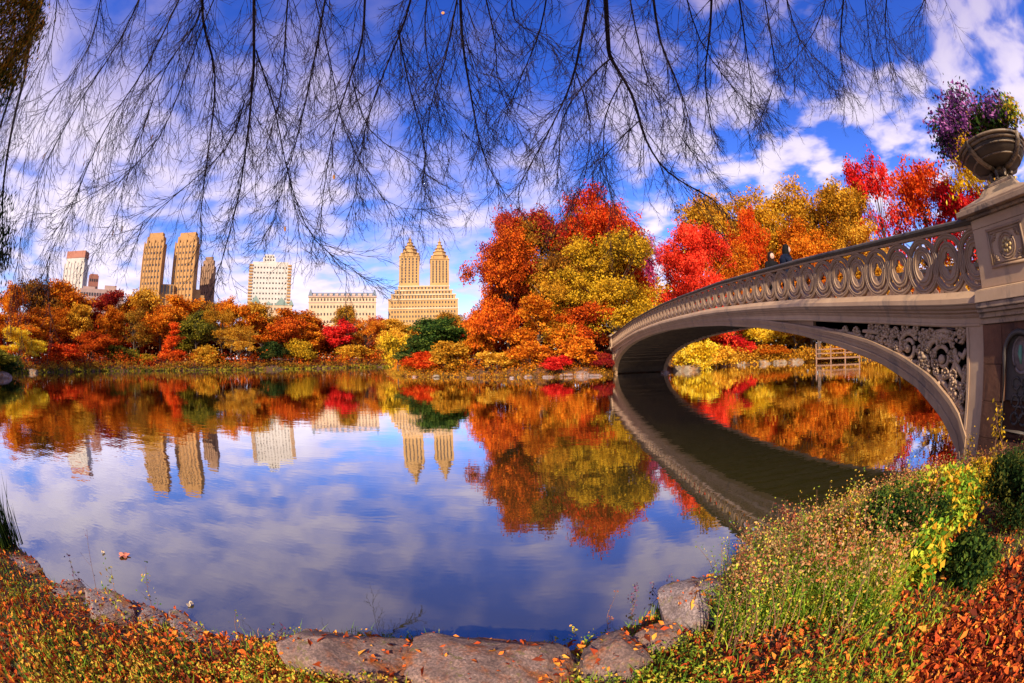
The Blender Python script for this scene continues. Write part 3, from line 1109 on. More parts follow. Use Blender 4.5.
def slab_tower(name, label, px0, px1, top, base_zones, mat, turn=.5, dist=330, wn=(5, 18)):
    c = (px0 + px1) / 2
    B = building(name, label, c, dist, turn)
    E_ = lambda py: elev(c, py, dist)
    half = lat(px1, c, dist)
    # width seen = w cos + d sin ; keep depth .45 of width
    w = 2 * half / (cos(turn) + .45 * sin(abs(turn)))
    dp = .45 * w
    m = MB()
    zt_ = E_(top)
    m.box(-w / 2, w / 2, -dp / 2, dp / 2, 0, zt_ - 8)
    m.box(-w / 2 + 1.2, w / 2 - 1.2, -dp / 2 + .8, dp / 2 - .8, zt_ - 7.98, zt_ - 3)
    m.box(-w / 2 + 2.6, w / 2 - 2.6, -dp / 2 + 1.6, dp / 2 - 1.6, zt_ - 2.98, zt_)
    m.build('wall', mat, B)
    m = MB()
    nb = 6
    for i in range(nb + 1):
        x = -w / 2 + w * i / nb
        m.box(x - .35, x + .35, -dp / 2 - .45, -dp / 2 + .1, 0, zt_ - 7 + (i % 2) * 1.6)
    m.build('brick_rib', mat, B)
    sd = 1 if turn > 0 else -1
    windows(B, [(-w / 2 + .6, w / 2 - .6, 6, zt_ - 9, -dp / 2 - .02, wn[0] + 1, wn[1]), (-dp / 2 + .6, dp / 2 - .6, 6, zt_ - 9, (w / 2 + .02) * sd, 3, wn[1], 1)], 1.05, 1.5)
    return B, E_, w, dp


slab_tower('brick_tower', 'tan brick twin tower beside a matching one, further from the slim dark tower', 137.5, 160.5, 233, None, brick_tan, -.42)
slab_tower('brick_tower', 'tan brick twin tower standing between its matching twin and the slim dark tower', 169, 194.5, 233, None, brick_tan, -.42)
slab_tower('slim_tower', 'slim dark brown tower with pointed top beside the tan twin towers', 198, 213, 257, None, stone('brown_brick', (.22, .12, .07), (.32, .18, .10), .2, .85, 0), -.4, 360, (3, 12))
B = building('brick_wing', 'low tan brick wing joining the feet of the tan twin towers', 168, 325)
E_ = lambda py: elev(168, py, 325)
Lx = lambda px: lat(px, 168, 325)
m = MB()
m.box(Lx(140), Lx(203), 0, 12, 0, E_(294))
m.box(Lx(154), Lx(172), 1, 11, E_(294) + .02, E_(284))
m.box(Lx(186), Lx(199), 1, 11, E_(294) + .02, E_(288))
m.build('wall', brick_tan, B)
windows(B, [(Lx(142), Lx(201), 8, E_(294.5), -.02, 18, 7), (Lx(155), Lx(171), E_(294), E_(285), .98, 5, 3)], 1.4, 2.1)
B, E_, w, dp = slab_tower('white_red_tower', 'white apartment tower with a flat red-brown top beyond the orange trees', 59, 83.5, 255, None, brick_white, -.5, 420, (4, 12))
m = MB()
m.box(-w / 2 + .9, w / 2 - .9, -dp / 2 + .5, dp / 2 - .5, E_(255) - 3, E_(251.5))
m.build('roof_storey', brick_red, B)
B = building('brick_block', 'small square red brick tower beside the white red-topped tower', 90, 380)
E_ = lambda py: elev(90, py, 380)
Lx = lambda px: lat(px, 90, 380)
m = MB()
m.box(Lx(85), Lx(95), 0, 12, 0, E_(275))
m.box(Lx(86), Lx(94), 1, 11, E_(275) + .02, E_(273.5))
m.build('wall', brick_red, B)
windows(B, [(Lx(85.5), Lx(94.5), 20, E_(276), -.02, 4, 8)], 1.4, 2.2)
B = building('low_block', 'long low pink stone block with rooftop boxes next to the small brick tower', 99, 340)
E_ = lambda py: elev(99, py, 340)
Lx = lambda px: lat(px, 99, 340)
m = MB()
m.box(Lx(77), Lx(122), 0, 20, 0, E_(289))
m.box(Lx(80), Lx(92), 2, 16, E_(289) + .02, E_(286.5))
m.box(Lx(102), Lx(114), 2, 16, E_(289) + .02, E_(284.5))
m.build('wall', brick_pink, B)
windows(B, [(Lx(78), Lx(121), 10, E_(289.5), -.02, 16, 6)], 1.5, 2.2)
# ------------------------------------------------------------------ trees
def clumps(blobs, n, rng, shell=0.42):
    w = np.array([(b[3] * b[4] * b[5]) ** (2 / 3) for b in blobs])
    idx = rng.choice(len(blobs), n, p=w / w.sum())
    b = np.array(blobs)[idx]
    nb = max(6, n // 17)
    idb = rng.choice(len(blobs), nb, p=w / w.sum())
    d = rng.normal(size=(n, 3))
    d /= np.linalg.norm(d, axis=1, keepdims=True)
    d[:, 2] = np.where(d[:, 2] < -.55, -d[:, 2], d[:, 2])
    r = rng.random(n) ** shell
    if n > 400:          # leaves gather on boughs, with gaps between them
        bb = np.array(blobs)[idb]
        bc = bb[:, :3] + d[:nb] * r[:nb, None] * bb[:, 3:6]
        k = rng.integers(nb, size=n)
        ext = np.array(blobs)[:, 3:6].max(0)
        c = bc[k] + rng.normal(size=(n, 3)) * ext * np.array([.135, .135, .075])
        loose = rng.random(n) < .14
        c[loose] = (b[:, :3] + d * r[:, None] * b[:, 3:6])[loose]
        return c, d
    return b[:, :3] + d * r[:, None] * b[:, 3:6], d


def seed_of(c):
    return float(abs(c[0, 0]) * 977 % 6.28)


def leaf_arrays(cen, per, cr, size, rng, flat=.65, spread=.34, droop=0.0):
    n = len(cen)
    k = np.repeat(np.arange(n), per)
    off = rng.normal(size=(n * per, 3)) * .5
    off *= (np.array(cr) if np.ndim(cr) == 0 else np.repeat(cr, per)[:, None])
    off[:, 2] *= flat
    p = cen[k] + off
    nrm = rng.normal(size=(n * per, 3)) + np.array([0, 0, .55])
    nrm /= np.linalg.norm(nrm, axis=1, keepdims=True)
    a = np.cross(nrm, rng.normal(size=(n * per, 3)))
    a /= np.linalg.norm(a, axis=1, keepdims=True) + 1e-9
    b = np.cross(nrm, a)
    s = size * (.55 + .9 * rng.random((n * per, 1)))
    V = np.stack([p - a * s, p + b * s * .55 + nrm * s * .12, p + a * s, p - b * s * .55 + nrm * s * .12], 1).reshape(-1, 3)
    Q = np.arange(n * per * 4).reshape(-1, 4)
    base = np.clip(.5 + spread * rng.normal(size=n), 0, 1)
    base = .72 * base + .28 * np.clip(.5 + .5 * np.sin(cen[:, 0] * 9 / (np.abs(cen).max() + .01) + cen[:, 2] * 7 / (np.abs(cen).max() + .01) + seed_of(cen)), 0, 1)
    tint = np.clip(base[k] + .20 * rng.normal(size=n * per), .02, .98)
    return V, Q, tint


def trunk_mesh(h, rad, tips, rng, lean=(0, 0), twig=True):
    mb = MB()
    top = Vector((lean[0], lean[1], h))
    pts, n = [], 7
    for i in range(n):
        f = i / (n - 1)
        pts.append(Vector((lean[0] * f + rng.normal() * rad * .35 * (i > 0), lean[1] * f + rng.normal() * rad * .35 * (i > 0), h * f - (.03 * h if i == 0 else 0))))
    mb.tube(pts, [rad * (1.35 if i == 0 else 1 - .75 * i / (n - 1)) for i in range(n)], 7)
    for t in tips:
        t = Vector(t)
        f = min(.92, max(.28, (t.z / h) * .62))
        i = int(f * (n - 1))
        s = pts[i].lerp(pts[min(i + 1, n - 1)], f * (n - 1) - i)
        m1 = s.lerp(t, .45) + Vector((rng.normal(), rng.normal(), .6)) * rad * .5
        r0 = rad * (1 - .7 * f) * .55
        mb.tube([s, m1, t], [r0, r0 * .55, r0 * .16], 5, False)
    me = bpy.data.meshes.new('trunk')
    me.from_pydata(mb.v, [], mb.f)
    me.polygons.foreach_set('use_smooth', [True] * len(me.polygons))
    me.update()
    return me


def proto(seed, blobs, n, per, cr, leaf, rad, limbs=12, th=.8, shell=.42, flat=.65):
    """a tree of height 1 and its crown, shared by the copies"""
    rng = np.random.default_rng(seed)
    c, _ = clumps(blobs, n, rng, shell)
    c[:, 2] = np.maximum(c[:, 2], .03)
    V, Q, t = leaf_arrays(c, per, cr, leaf, rng, flat)
    cm = np_mesh('crown', V, Q, t)
    tm = trunk_mesh(th, rad, c[rng.choice(n, limbs, replace=False)], rng)
    return cm, tm


def rblobs(seed, w, z0, z1, n=7, top=.8):
    """uneven crown: a main mass and lobes"""
    r = np.random.default_rng(seed)
    zc, hz = (z0 + z1) / 2, (z1 - z0) / 2
    out = [(0, 0, zc, w * .62, w * .62, hz * .86)]
    for i in range(n):
        a = r.random() * 2 * pi
        zz = z0 + (z1 - z0) * (.18 + .68 * r.random())
        q = w * .62 * (1 - .55 * abs((zz - zc) / hz) ** 2)
        s = w * (.26 + .2 * r.random())
        out.append((q * cos(a), q * sin(a), zz, s, s, s * .8))
    out.append((r.normal() * w * .15, r.normal() * w * .15, z1 - w * .22, w * .3, w * .3, w * .24))
    return out


PR = {}
for i in range(4):
    PR['round%d' % i] = proto(10 + i, rblobs(40 + i, .50, .10, .98), 600, 30, .075, .0155, .022)
for i in range(2):
    PR['tall%d' % i] = proto(20 + i, rblobs(50 + i, .30, .14, .98, 8), 420, 22, .060, .017, .02)
for i in range(4):
    PR['big%d' % i] = proto(30 + i, rblobs(60 + i, .46, .10, .98, 13), 1900, 30, .050, .0088, .02, 44)
PR['airy0'] = proto(35, rblobs(71, .42, .2, .98, 12), 620, 16, .05, .0105, .016, 40, .85, .6)
PR['airy1'] = proto(36, rblobs(72, .36, .15, .98, 12), 620, 16, .05, .0105, .016, 40, .85, .6)
PR['cone'] = proto(37, [(0, 0, .2, .30, .30, .16), (0, 0, .38, .25, .25, .16), (0, 0, .56, .19, .19, .16), (0, 0, .74, .12, .12, .14), (0, 0, .9, .05, .05, .1)], 460, 22, .06, .017, .018)
for i in range(4):
    PR['shrub%d' % i] = proto(80 + i, rblobs(80 + i, .78, .02, .95, 7), 300, 24, .13, .036, .03, 8, .6)
HALF = {}
for k_, (cm_, tm_) in PR.items():
    co_ = np.zeros(len(cm_.vertices) * 3, np.float32)
    cm_.vertices.foreach_get('co', co_)
    co_ = co_.reshape(-1, 3)
    HALF[k_] = float(np.percentile(np.abs(co_[:, 0]), 92))
    co_[:, 2] *= 1 / np.percentile(co_[:, 2], 99.6)        # top of the crown at height 1
    cm_.vertices.foreach_set('co', co_.ravel())
    cm_.update()


SHORE = 'autumn trees massed on the far shore'
PEN = 'trees on the wooded point at the far end of the bridge'
EAST = 'trees beyond the bridge'


def plant(kind, col, px, dist, top, width=None, base=None, name='tree', label=None, group=None, cat=None, barkm=None, sink=0.0):
    """put one tree where the sight line of pixel column px meets that distance; top is the pixel row of its top"""
    if group == SHORE: dist *= float(np.interp(px, [-10, 5, 60, 100, 173, 240, 300, 380, 395, 445, 470], [2.15, 2.3, 2.42, 2.42, 2.24, 2.06, 1.99, 1.98, 2.05, 1.8, 1.7]))
    elif group == PEN: dist *= float(np.interp(px, [398, 430, 470, 500, 540, 580, 603], [1.36, 1.21, 1.16, 1.12, 1.07, 1.05, 1.04]))
    elif group == EAST: dist *= .92
    p = at(px, 356, dist)
    z0 = gzf(p.x, p.y) - sink if base is None else base
    h = elev(px, top, dist) - z0
    if shore_dist(np.array([p.x]), np.array([p.y]))[0] < -.3: print('IN WATER', label, p)
    cm, tm = PR[kind]
    rnd = random.Random(int(px * 13 + dist * 7 + top))
    r = tag(empty(name, (p.x, p.y, z0), rnd.random() * 6.28), label, cat or name.split('_')[-1], group)
    sw = 1.0
    if width:
        half = HALF[kind]
        sw = abs(lat(px + width / 2, px, dist)) / (half * h) * (.92 if kind[0] in 'rsct' else .97)
    r.scale = (h * sw, h * sw, h)
    link_mesh('trunk', tm, barkm or bark, r, True)
    link_mesh('crown', cm, L_[col], r, True)
    return r


# --- far west shore, back to front. kind colour px dist top width label
WEST = [
    ('round0', 'orange', 4, 46, 284, 40, 'deep orange tree at the picture edge behind the mossy bank'),
    ('round1', 'brown', 38, 52, 281, 46, 'brown-green tree rising in front of the white red-topped tower foot'),
    ('round2', 'orange', 66, 54, 283, 40, 'red-orange tree below the white red-topped tower'),
    ('round3', 'darkred', 97, 55, 294, 44, 'dark red tree under the low pink stone block'),
    ('round0', 'orange', 124, 56, 298, 40, 'orange tree between the pink block and the tan twin towers'),
    ('round1', 'amber', 147, 56, 292, 40, 'tall amber tree at the foot of the first tan twin tower'),
    ('round2', 'orange', 178, 58, 299, 42, 'orange tree at the foot of the second tan twin tower'),
    ('round3', 'brown', 206, 58, 301, 38, 'brownish tree below the slim dark tower'),
    ('round0', 'orange', 232, 58, 300, 40, 'orange tree between slim dark tower and white tower'),
    ('round1', 'amber', 262, 58, 304, 40, 'amber tree in front of the gabled roofline'),
    ('round2', 'orange', 290, 60, 311, 38, 'orange tree in the gap beside the white tower'),
    ('round3', 'rust', 318, 61, 318, 36, 'rust tree under the mansard building\'s first bays'),
    ('round1', 'brown', 350, 61, 307, 26, 'dark olive-brown tree standing before the middle of the mansard building'),
    ('round0', 'darkred', 376, 62, 318, 32, 'dark red tree below the end of the mansard building'),
    ('round2', 'amber', 398, 60, 320, 34, 'orange-gold tree below the spired apartment block'),
    ('round1', 'brown', 445, 58, 313, 40, 'flat-topped olive-brown tree right under the spired apartment block'),
    ('round3', 'orange', 470, 56, 322, 36, 'orange tree between the spired block and the big rust tree'),
    # middle row
    ('round2', 'orange', 22, 42, 316, 44, 'bright orange tree above the yellow tree by the mossy bank'),
    ('airy0', 'orange', 52, 45, 306, 42, 'broad orange tree above the small red maple'),
    ('tall0', 'amber', 80, 44, 304, 28, 'tall golden amber tree above the red maple'),
    ('round0', 'orange', 106, 47, 308, 40, 'dull orange tree behind the golden amber one'),
    ('airy1', 'brown', 134, 46, 308, 34, 'thin brown-grey tree with its pale trunk showing'),
    ('round1', 'orange', 160, 48, 306, 36, 'orange tree just behind the red cone-shaped maple'),
    ('round2', 'olive', 196, 48, 312, 34, 'olive-green tree beside the red cone-shaped maple'),
    ('airy1', 'gold', 222, 48, 308, 34, 'gold-olive tree beside the olive-green one'),
    ('tall0', 'orange', 250, 50, 308, 30, 'orange tree at the shore below the white tower'),
    ('round1', 'rust', 282, 52, 318, 38, 'rust-orange tree above the dark shoreline bush'),
    ('tall0', 'orange', 308, 54, 322, 30, 'slender orange tree above the yellow-green shoreline bush'),
    ('tall1', 'crimson', 340, 54, 320, 26, 'deep red tree in the middle of the far shore'),
    ('airy0', 'orange', 366, 55, 318, 30, 'orange tree beside the deep red one'),
    ('round0', 'amber', 392, 52, 330, 30, 'amber tree where the lake narrows into the inlet'),
    # front row and shoreline shrubs
    ('round3', 'yellow', 20, 36, 330, 36, 'bright yellow round tree at the water near the mossy bank'),
    ('shrub0', 'scarlet', 60, 38, 344, 36, 'low red maple at the water beside the yellow tree'),
    ('round1', 'rust', 92, 40, 332, 34, 'rust-coloured tree at the water beside the red maple'),
    ('shrub1', 'olive', 118, 42, 346, 34, 'dull olive bush at the water below the brown-grey tree'),
    ('shrub2', 'yellowgreen', 143, 43, 354, 26, 'low yellow-green bush at the water beside the red cone-shaped maple'),
    ('cone', 'scarlet', 173, 43, 323, 21, 'bright red cone-shaped maple at the water'),
    ('shrub3', 'gold', 202, 44, 346, 26, 'golden bush at the water beside the red cone-shaped maple'),
    ('shrub1', 'darkgreen', 216, 46, 354, 22, 'dark green low bush on the shore'),
    ('airy0', 'amber', 240, 46, 326, 32, 'loose amber tree on the shore below the white tower'),
    ('shrub2', 'darkgreen', 271, 48, 342, 30, 'dark green rounded bush among orange trees on the shore'),
    ('shrub3', 'yellowgreen', 303, 50, 340, 28, 'yellow-green bush on the shore below the mansard building'),
    ('shrub0', 'gold', 352, 52, 345, 26, 'gold bush at the water just before the inlet'),
    ('shrub2', 'brown', 374, 53, 350, 24, 'small brown bush at the mouth of the inlet'),
]
for (k, c, px, d, top, w, lab) in WEST:
    plant(k, c, px, d, top, w, name='shrub' if k.startswith('shrub') else 'autumn_tree', label=lab, group=SHORE, sink=.2)

# low undergrowth along the water line of the far shore: nobody could count it
def undergrowth(name, pts, mats, seed, h=.7, n=900, size=.07):
    rng = np.random.default_rng(seed)
    P_ = np.array(pts, float)
    seg = np.hypot(*(P_[1:] - P_[:-1]).T)
    cs = np.concatenate([[0], np.cumsum(seg)])
    t = rng.random(n) * cs[-1]
    i = np.clip(np.searchsorted(cs, t) - 1, 0, len(seg) - 1)
    f = (t - cs[i]) / seg[i]
    q = P_[i] + (P_[i + 1] - P_[i]) * f[:, None] + rng.normal(size=(n, 2)) * .45
    z = np.maximum(gz(q[:, 0], q[:, 1]), 0) + rng.random(n) ** 1.6 * h
    V, Q, ti = leaf_arrays(np.column_stack([q, z]), 14, h * .55, size, rng, .8)
    o = link_mesh(name, np_mesh(name, V, Q, ti), L_[mats])
    return tag(o, kind='stuff')


def shift(pts, k):
    """the shore line moved k metres inland"""
    out = []
    for x, y in pts:
        e = .5
        gx = float(shore_dist(np.array([x + e]), np.array([y]))[0] - shore_dist(np.array([x - e]), np.array([y]))[0])
        gy = float(shore_dist(np.array([x]), np.array([y + e]))[0] - shore_dist(np.array([x]), np.array([y - e]))[0])
        m_ = math.hypot(gx, gy) + 1e-6
        out.append((x + k * gx / m_, y + k * gy / m_))
    return out


WSH = [p for p in LAKE if p[0] < -23 and p[1] > 14]
PSH = [p for p in LAKE if -19 < p[0] < 9.5 and 30 < p[1] < 65]
ESH = [p for p in LAKE if p[0] > 15 and p[1] > 20]
undergrowth('undergrowth', shift(WSH, 1.0), 'brown', 3, .8, 1000, .15)
undergrowth('undergrowth', shift(WSH, 3.0), 'rust', 4, 2.2, 900, .18)
undergrowth('undergrowth', shift(WSH, .1), 'olive', 16, .4, 700, .14)
undergrowth('undergrowth', shift(PSH, .1), 'brown', 15, .35, 700, .06)
undergrowth('undergrowth', shift(PSH, .5), 'gold', 5, .4, 450, .07)
undergrowth('undergrowth', shift(PSH, 1.2), 'orange', 6, .9, 700, .08)
POINT = [
    ('cone', 'darkgreen', 425, 38, 321, 46, 'dark green conical evergreen at the tip of the wooded point'),
    ('round2', 'green', 447, 40, 318, 44, 'dark green rounded tree behind the evergreen on the point'),
    ('shrub1', 'yellowgreen', 398, 37, 336, 34, 'yellow-green bush at the outer tip of the wooded point'),
    ('shrub2', 'scarlet', 424, 35.5, 352, 38, 'low red-orange bush at the waterline of the point'),
    ('shrub0', 'gold', 455, 36, 342, 38, 'olive-gold bush on the point between red bush and rust tree'),
    ('round0', 'orange', 478, 39, 318, 36, 'small orange tree on the point under the rust tree edge'),
    ('big0', 'rust', 509, 38.5, 224, 74, 'big rust-brown tree at the outer edge of the point'),
    ('big1', 'darkred', 527, 41.5, 212, 62, 'tall dark red tree rising behind the rust-brown one'),
    ('big2', 'scarlet', 600, 45, 196, 80, 'tall scarlet-topped maple, the highest crown on the point'),
    ('big3', 'brown', 566, 43, 218, 76, 'olive-brown tree filling the middle of the point'),
    ('big1', 'yellowgreen', 614, 40.5, 236, 76, 'yellow-green tree leaning over the far end of the bridge'),
    ('big0', 'gold', 560, 40, 262, 62, 'gold-olive tree with pale forked trunk on the point'),
    ('round1', 'rust', 590, 39, 304, 46, 'low rust tree above the far bridge pier'),
    ('round3', 'orange', 540, 37, 300, 50, 'orange sapling thicket under the big rust-brown tree'),
    ('shrub3', 'crimson', 554, 34.6, 356, 30, 'small crimson bush at the waterline of the point'),
    ('shrub1', 'amber', 497, 34.8, 352, 36, 'straw-yellow bush at the waterline below the rust-brown tree'),
    ('shrub2', 'orange', 530, 35, 340, 40, 'orange bush above the waterline boulders'),
    ('shrub0', 'orange', 580, 36, 338, 34, 'glowing orange bush beside the pale urns'),
    ('shrub3', 'darkred', 603, 36.2, 352, 26, 'dark red bush draped over the far abutment'),
]
for (k, c, px, d, top, w, lab) in POINT:
    plant(k, c, px, d, top, w, name='shrub' if k.startswith('shrub') else ('evergreen_tree' if k == 'cone' else 'autumn_tree'), label=lab, group=PEN, barkm=bark_pale if 'pale' in lab else None)

EASTT = [
    ('big1', 'crimson', 698, 52, 226, 56, 'bright crimson maple just above the bridge railing'),
    ('airy0', 'pink', 655, 58, 238, 34, 'small half-bare pinkish tree between the yellow-green tree and crimson maple'),
    ('big0', 'gold', 735, 66, 196, 78, 'golden-olive tree beside the crimson maple'),
    ('big2', 'scarlet', 757, 62, 212, 34, 'narrow orange-red tree among golden ones above the two people'),
    ('big3', 'gold', 790, 68, 188, 74, 'tall golden-brown tree behind the two people'),
    ('big1', 'gold', 846, 66, 190, 74, 'golden-olive tree where the railing climbs beyond the people'),
    ('big2', 'orange', 812, 60, 226, 60, 'orange tree low behind the railing beside the two people'),
    ('big0', 'orange', 735, 58, 246, 60, 'orange tree low behind the railing next to the crimson maple'),
    ('big3', 'amber', 868, 62, 222, 60, 'amber tree low behind the railing under the pink-red tree'),
    ('airy1', 'crimson', 896, 68, 146, 48, 'sparse pink-red tree standing clear against the sky'),
    ('airy0', 'scarlet', 940, 74, 160, 64, 'sparse orange-red tree between pink-red tree and urn'),
    ('airy1', 'crimson', 985, 72, 172, 60, 'thin crimson tree showing behind the near pier cap'),
    ('airy0', 'yellow', 1016, 72, 100, 60, 'yellow-orange tree top showing behind the large urn'),
    # seen through the arch
    ('round1', 'orange', 672, 60, 300, 60, 'orange tree half hidden under the dark arch'),
    ('round3', 'crimson', 727, 58, 320, 36, 'crimson tree seen through the arch'),
    ('round0', 'yellow', 757, 60, 312, 50, 'bright yellow tree seen through the arch beside the crimson one'),
    ('round2', 'amber', 795, 60, 310, 50, 'amber tree seen through the arch above the pale rocks'),
    ('round1', 'orange', 828, 61, 306, 50, 'orange tree seen through the arch behind the wooden landing'),
    ('round3', 'yellow', 862, 61, 312, 50, 'yellow tree seen through the arch behind the landing end'),
    ('round0', 'orange', 900, 60, 300, 60, 'orange tree beyond the landing, mirrored in the water'),
    ('round2', 'rust', 940, 58, 290, 60, 'rust tree hidden behind the scrollwork spandrel'),
    ('shrub1', 'yellow', 698, 44, 342, 36, 'yellow bush on the sandy bank inside the arch'),
    ('shrub2', 'amber', 716, 50, 345, 34, 'amber bush on the bank beside the yellow bush'),
    ('shrub0', 'crimson', 738, 56.5, 342, 24, 'crimson bush at the water inside the arch'),
    ('shrub3', 'orange', 775, 57, 344, 32, 'orange bush behind the pale waterline rocks'),
    ('shrub1', 'orange', 850, 58, 342, 34, 'orange bush behind the wooden landing rail'),
    ('shrub2', 'yellow', 882, 58, 345, 30, 'yellow bush at the water beyond the landing'),
]
for (k, c, px, d, top, w, lab) in EASTT:
    plant(k, c, px, d, top, w, name='shrub' if k.startswith('shrub') else 'autumn_tree', label=lab, group=EAST)
undergrowth('undergrowth', shift(ESH, .8), 'amber', 7, 1.3, 1300, .12)
# the dense wood that closes the view behind all of these
def far_wood(name, pts, h, mats, seed, n=1600, size=.45):
    rng = np.random.default_rng(seed)
    P_ = np.array(pts, float)
    t = rng.random(n) * (len(P_) - 1)
    i = t.astype(int)
    q = P_[i] + (P_[i + 1] - P_[i]) * (t - i)[:, None] + rng.normal(size=(n, 2)) * 2.2
    prof = h * (.72 + .28 * np.sin(t * 9 + seed) * np.sin(t * 23))
    z = gz(q[:, 0], q[:, 1]) + prof * rng.random(n) ** .8
    V, Q, ti = leaf_arrays(np.column_stack([q, z]), 16, 1.5, size, rng, .8)
    return tag(link_mesh(name, np_mesh(name, V, Q, ti), L_[mats]), kind='stuff')


def ringpts(px0, px1, d0, d1, n=8):
    r = []
    for k in range(n):
        f = k / (n - 1)
        p = at(px0 + (px1 - px0) * f, 356, d0 + (d1 - d0) * f)
        r.append((p.x, p.y))
    return r


far_wood('far_wood', ringpts(-20, 300, 118, 132), 11, 'rust', 1, 1700, .5)
far_wood('far_wood', ringpts(290, 480, 130, 118), 9.5, 'orange', 2, 1000, .5)
far_wood('far_wood', ringpts(470, 660, 50, 50), 4.8, 'rust', 3, 900, .22)
far_wood('far_wood', ringpts(640, 990, 68, 66), 12, 'amber', 5, 2200, .36)


# ------------------------------------------------------------------ rocks
_ico = {}
ROCKTOP = []


def ico(sub):
    import bmesh
    if sub not in _ico:
        bm = bmesh.new()
        bmesh.ops.create_icosphere(bm, subdivisions=sub, radius=1)
        me = bpy.data.meshes.new('ico')
        bm.to_mesh(me)
        bm.free()
        v = np.array([tuple(q.co) for q in me.vertices])
        f = np.array([tuple(p.vertices) for p in me.polygons])
        bpy.data.meshes.remove(me)
        _ico[sub] = (v, f)
    return _ico[sub]


def boulder(name, loc, size, mat, seed, label, group=None, rot=0.0, flat=.42, sub=6, rough=.13):
    """broken, weathered block: a ball cut by many planes, then worn by noise of falling size"""
    rng = np.random.default_rng(seed)
    v, f = ico(sub)
    c = v.copy()
    pl = rng.normal(size=(16, 3))
    pl /= np.linalg.norm(pl, axis=1, keepdims=True)
    r = np.ones(len(c))
    for q in pl:
        lim = .60 + .22 * rng.random()
        dd = (c @ q) * r
        r = np.where(dd > lim, r * (lim + .06 * (dd - lim)) / np.maximum(dd, 1e-6), r)
    fr, am = 1.5, rough
    disp = np.zeros(len(c))
    for o in range(7):
        for k in range(3):
            kv = rng.normal(size=3)
            kv *= fr / np.linalg.norm(kv)
            w = np.sin(c @ kv + rng.random() * 6.28 + 1.4 * np.sin(c @ rng.normal(size=3) * fr * .7))
            disp += am * (.5 - np.abs(w) if o > 1 else w * .5)
        fr *= 1.9
        am *= .56
    r = r * (1 + disp * .6)
    c = c * r[:, None]
    c[:, 2] = np.where(c[:, 2] > flat, flat + (c[:, 2] - flat) * .35, c[:, 2])
    c *= np.array(size)
    me = np_mesh(name, c, None, None, f)
    me.polygons.foreach_set('use_smooth', [True] * len(me.polygons))
    o = link_mesh(name, me, mat)
    o.location = loc
    o.rotation_euler = (0, 0, rot)
    if size[0] < .7 and math.hypot(loc[0], loc[1]) < 6:
        cr_, sr_ = cos(rot), sin(rot)
        w = np.column_stack([c[:, 0] * cr_ - c[:, 1] * sr_ + loc[0], c[:, 0] * sr_ + c[:, 1] * cr_ + loc[1], c[:, 2] + loc[2]])
        up = w[c[:, 2] > .30 * size[2]]
        ROCKTOP.append(up[rng.integers(len(up), size=int(30 + 90 * size[0]))])
    return tag(o, label, 'rock', group)


def rock_px(px, py, z, size, mat, seed, label, group, **k):
    p = on_z(px, py, z)
    return boulder('boulder', (p.x, p.y, z), size, mat, seed, label, group, **k)


NB = 'boulders edging the near bank'
rock_px(352, 676, .14, (.50, .36, .46), rockm, 11, 'big flat reddish boulder in the middle of the near bank', NB, rot=.1)
rock_px(500, 688, .12, (.58, .38, .44), rockm, 12, 'long rust-stained boulder next to the big flat reddish one', NB, rot=-.15)
rock_px(617, 676, .13, (.25, .28, .46), rockm, 13, 'small upright boulder between the long rusty one and the pale rounded one', NB, rot=.4)
rock_px(703, 620, .13, (.36, .32, .52), rock_grey, 14, 'pale lichen-grey rounded boulder among the weeds at the water', NB, rot=.2)
rock_px(775, 585, .12, (.26, .2, .26), rock_grey, 15, 'grey boulder half buried in weeds beside the pale rounded one', NB, rot=.8)
rock_px(18, 576, -.05, (.62, .34, .24), rock_grey, 16, 'flat grey-pink boulder at the picture edge of the near bank', NB, rot=.5)
rock_px(108, 616, -.03, (.46, .28, .25), rock_grey, 17, 'pink-grey boulder at the water under the tall seed stalk', NB, rot=-.2)
rock_px(192, 642, -.05, (.46, .24, .20), rock_grey, 18, 'low pinkish boulder lying between grass and water', NB, rot=-.5)
rock_px(250, 658, -.05, (.24, .18, .17), rockm, 19, 'little dark boulder beside the big flat reddish one', NB, rot=.3)
rock_px(963, 466, .12, (.16, .14, .16), rockm, 20, 'small dark boulder at the foot of the arch', NB, rot=.3)
rock_px(68, 598, -.06, (.40, .26, .20), rock_grey, 31, 'half-buried grey slab between the picture-edge boulder and the pink-grey one', NB, rot=.9)
rock_px(150, 628, -.07, (.34, .22, .20), rock_grey, 32, 'cracked grey slab between the pink-grey boulder and the low pinkish one', NB, rot=.1)
rock_px(428, 690, .04, (.26, .22, .26), rockm, 33, 'dark wedge-shaped boulder filling the cleft between the two big rusty ones', NB, rot=.7)
rock_px(566, 690, .06, (.24, .20, .28), rock_grey, 34, 'grey wedge boulder before the small upright one', NB, rot=1.7)
rock_px(660, 650, .08, (.26, .24, .30), rockm, 35, 'rusty boulder under orange leaves beside the pale rounded one', NB, rot=2.2)
for i, (px, py, sz) in enumerate(((548, 377, .35), (512, 378, .3), (596, 376, .45), (470, 378, .3), (415, 377, .35))):
    p = on_z(px, py, .02)
    boulder('boulder', (p.x, p.y, .03), (sz * 1.6, sz, sz * .7), rock_grey, 200 + i, ['low grey boulder at the water just under the crimson bush', 'flat grey boulder at the water under the rust-brown tree', 'grey boulder leaning on the far bridge pier', 'little boulder at the water between the olive-gold bush and the rust tree', 'little boulder at the outer tip of the wooded point'][i], 'boulders along the far water line', rot=i * 1.3, sub=4)
FB = 'boulders along the far water line'
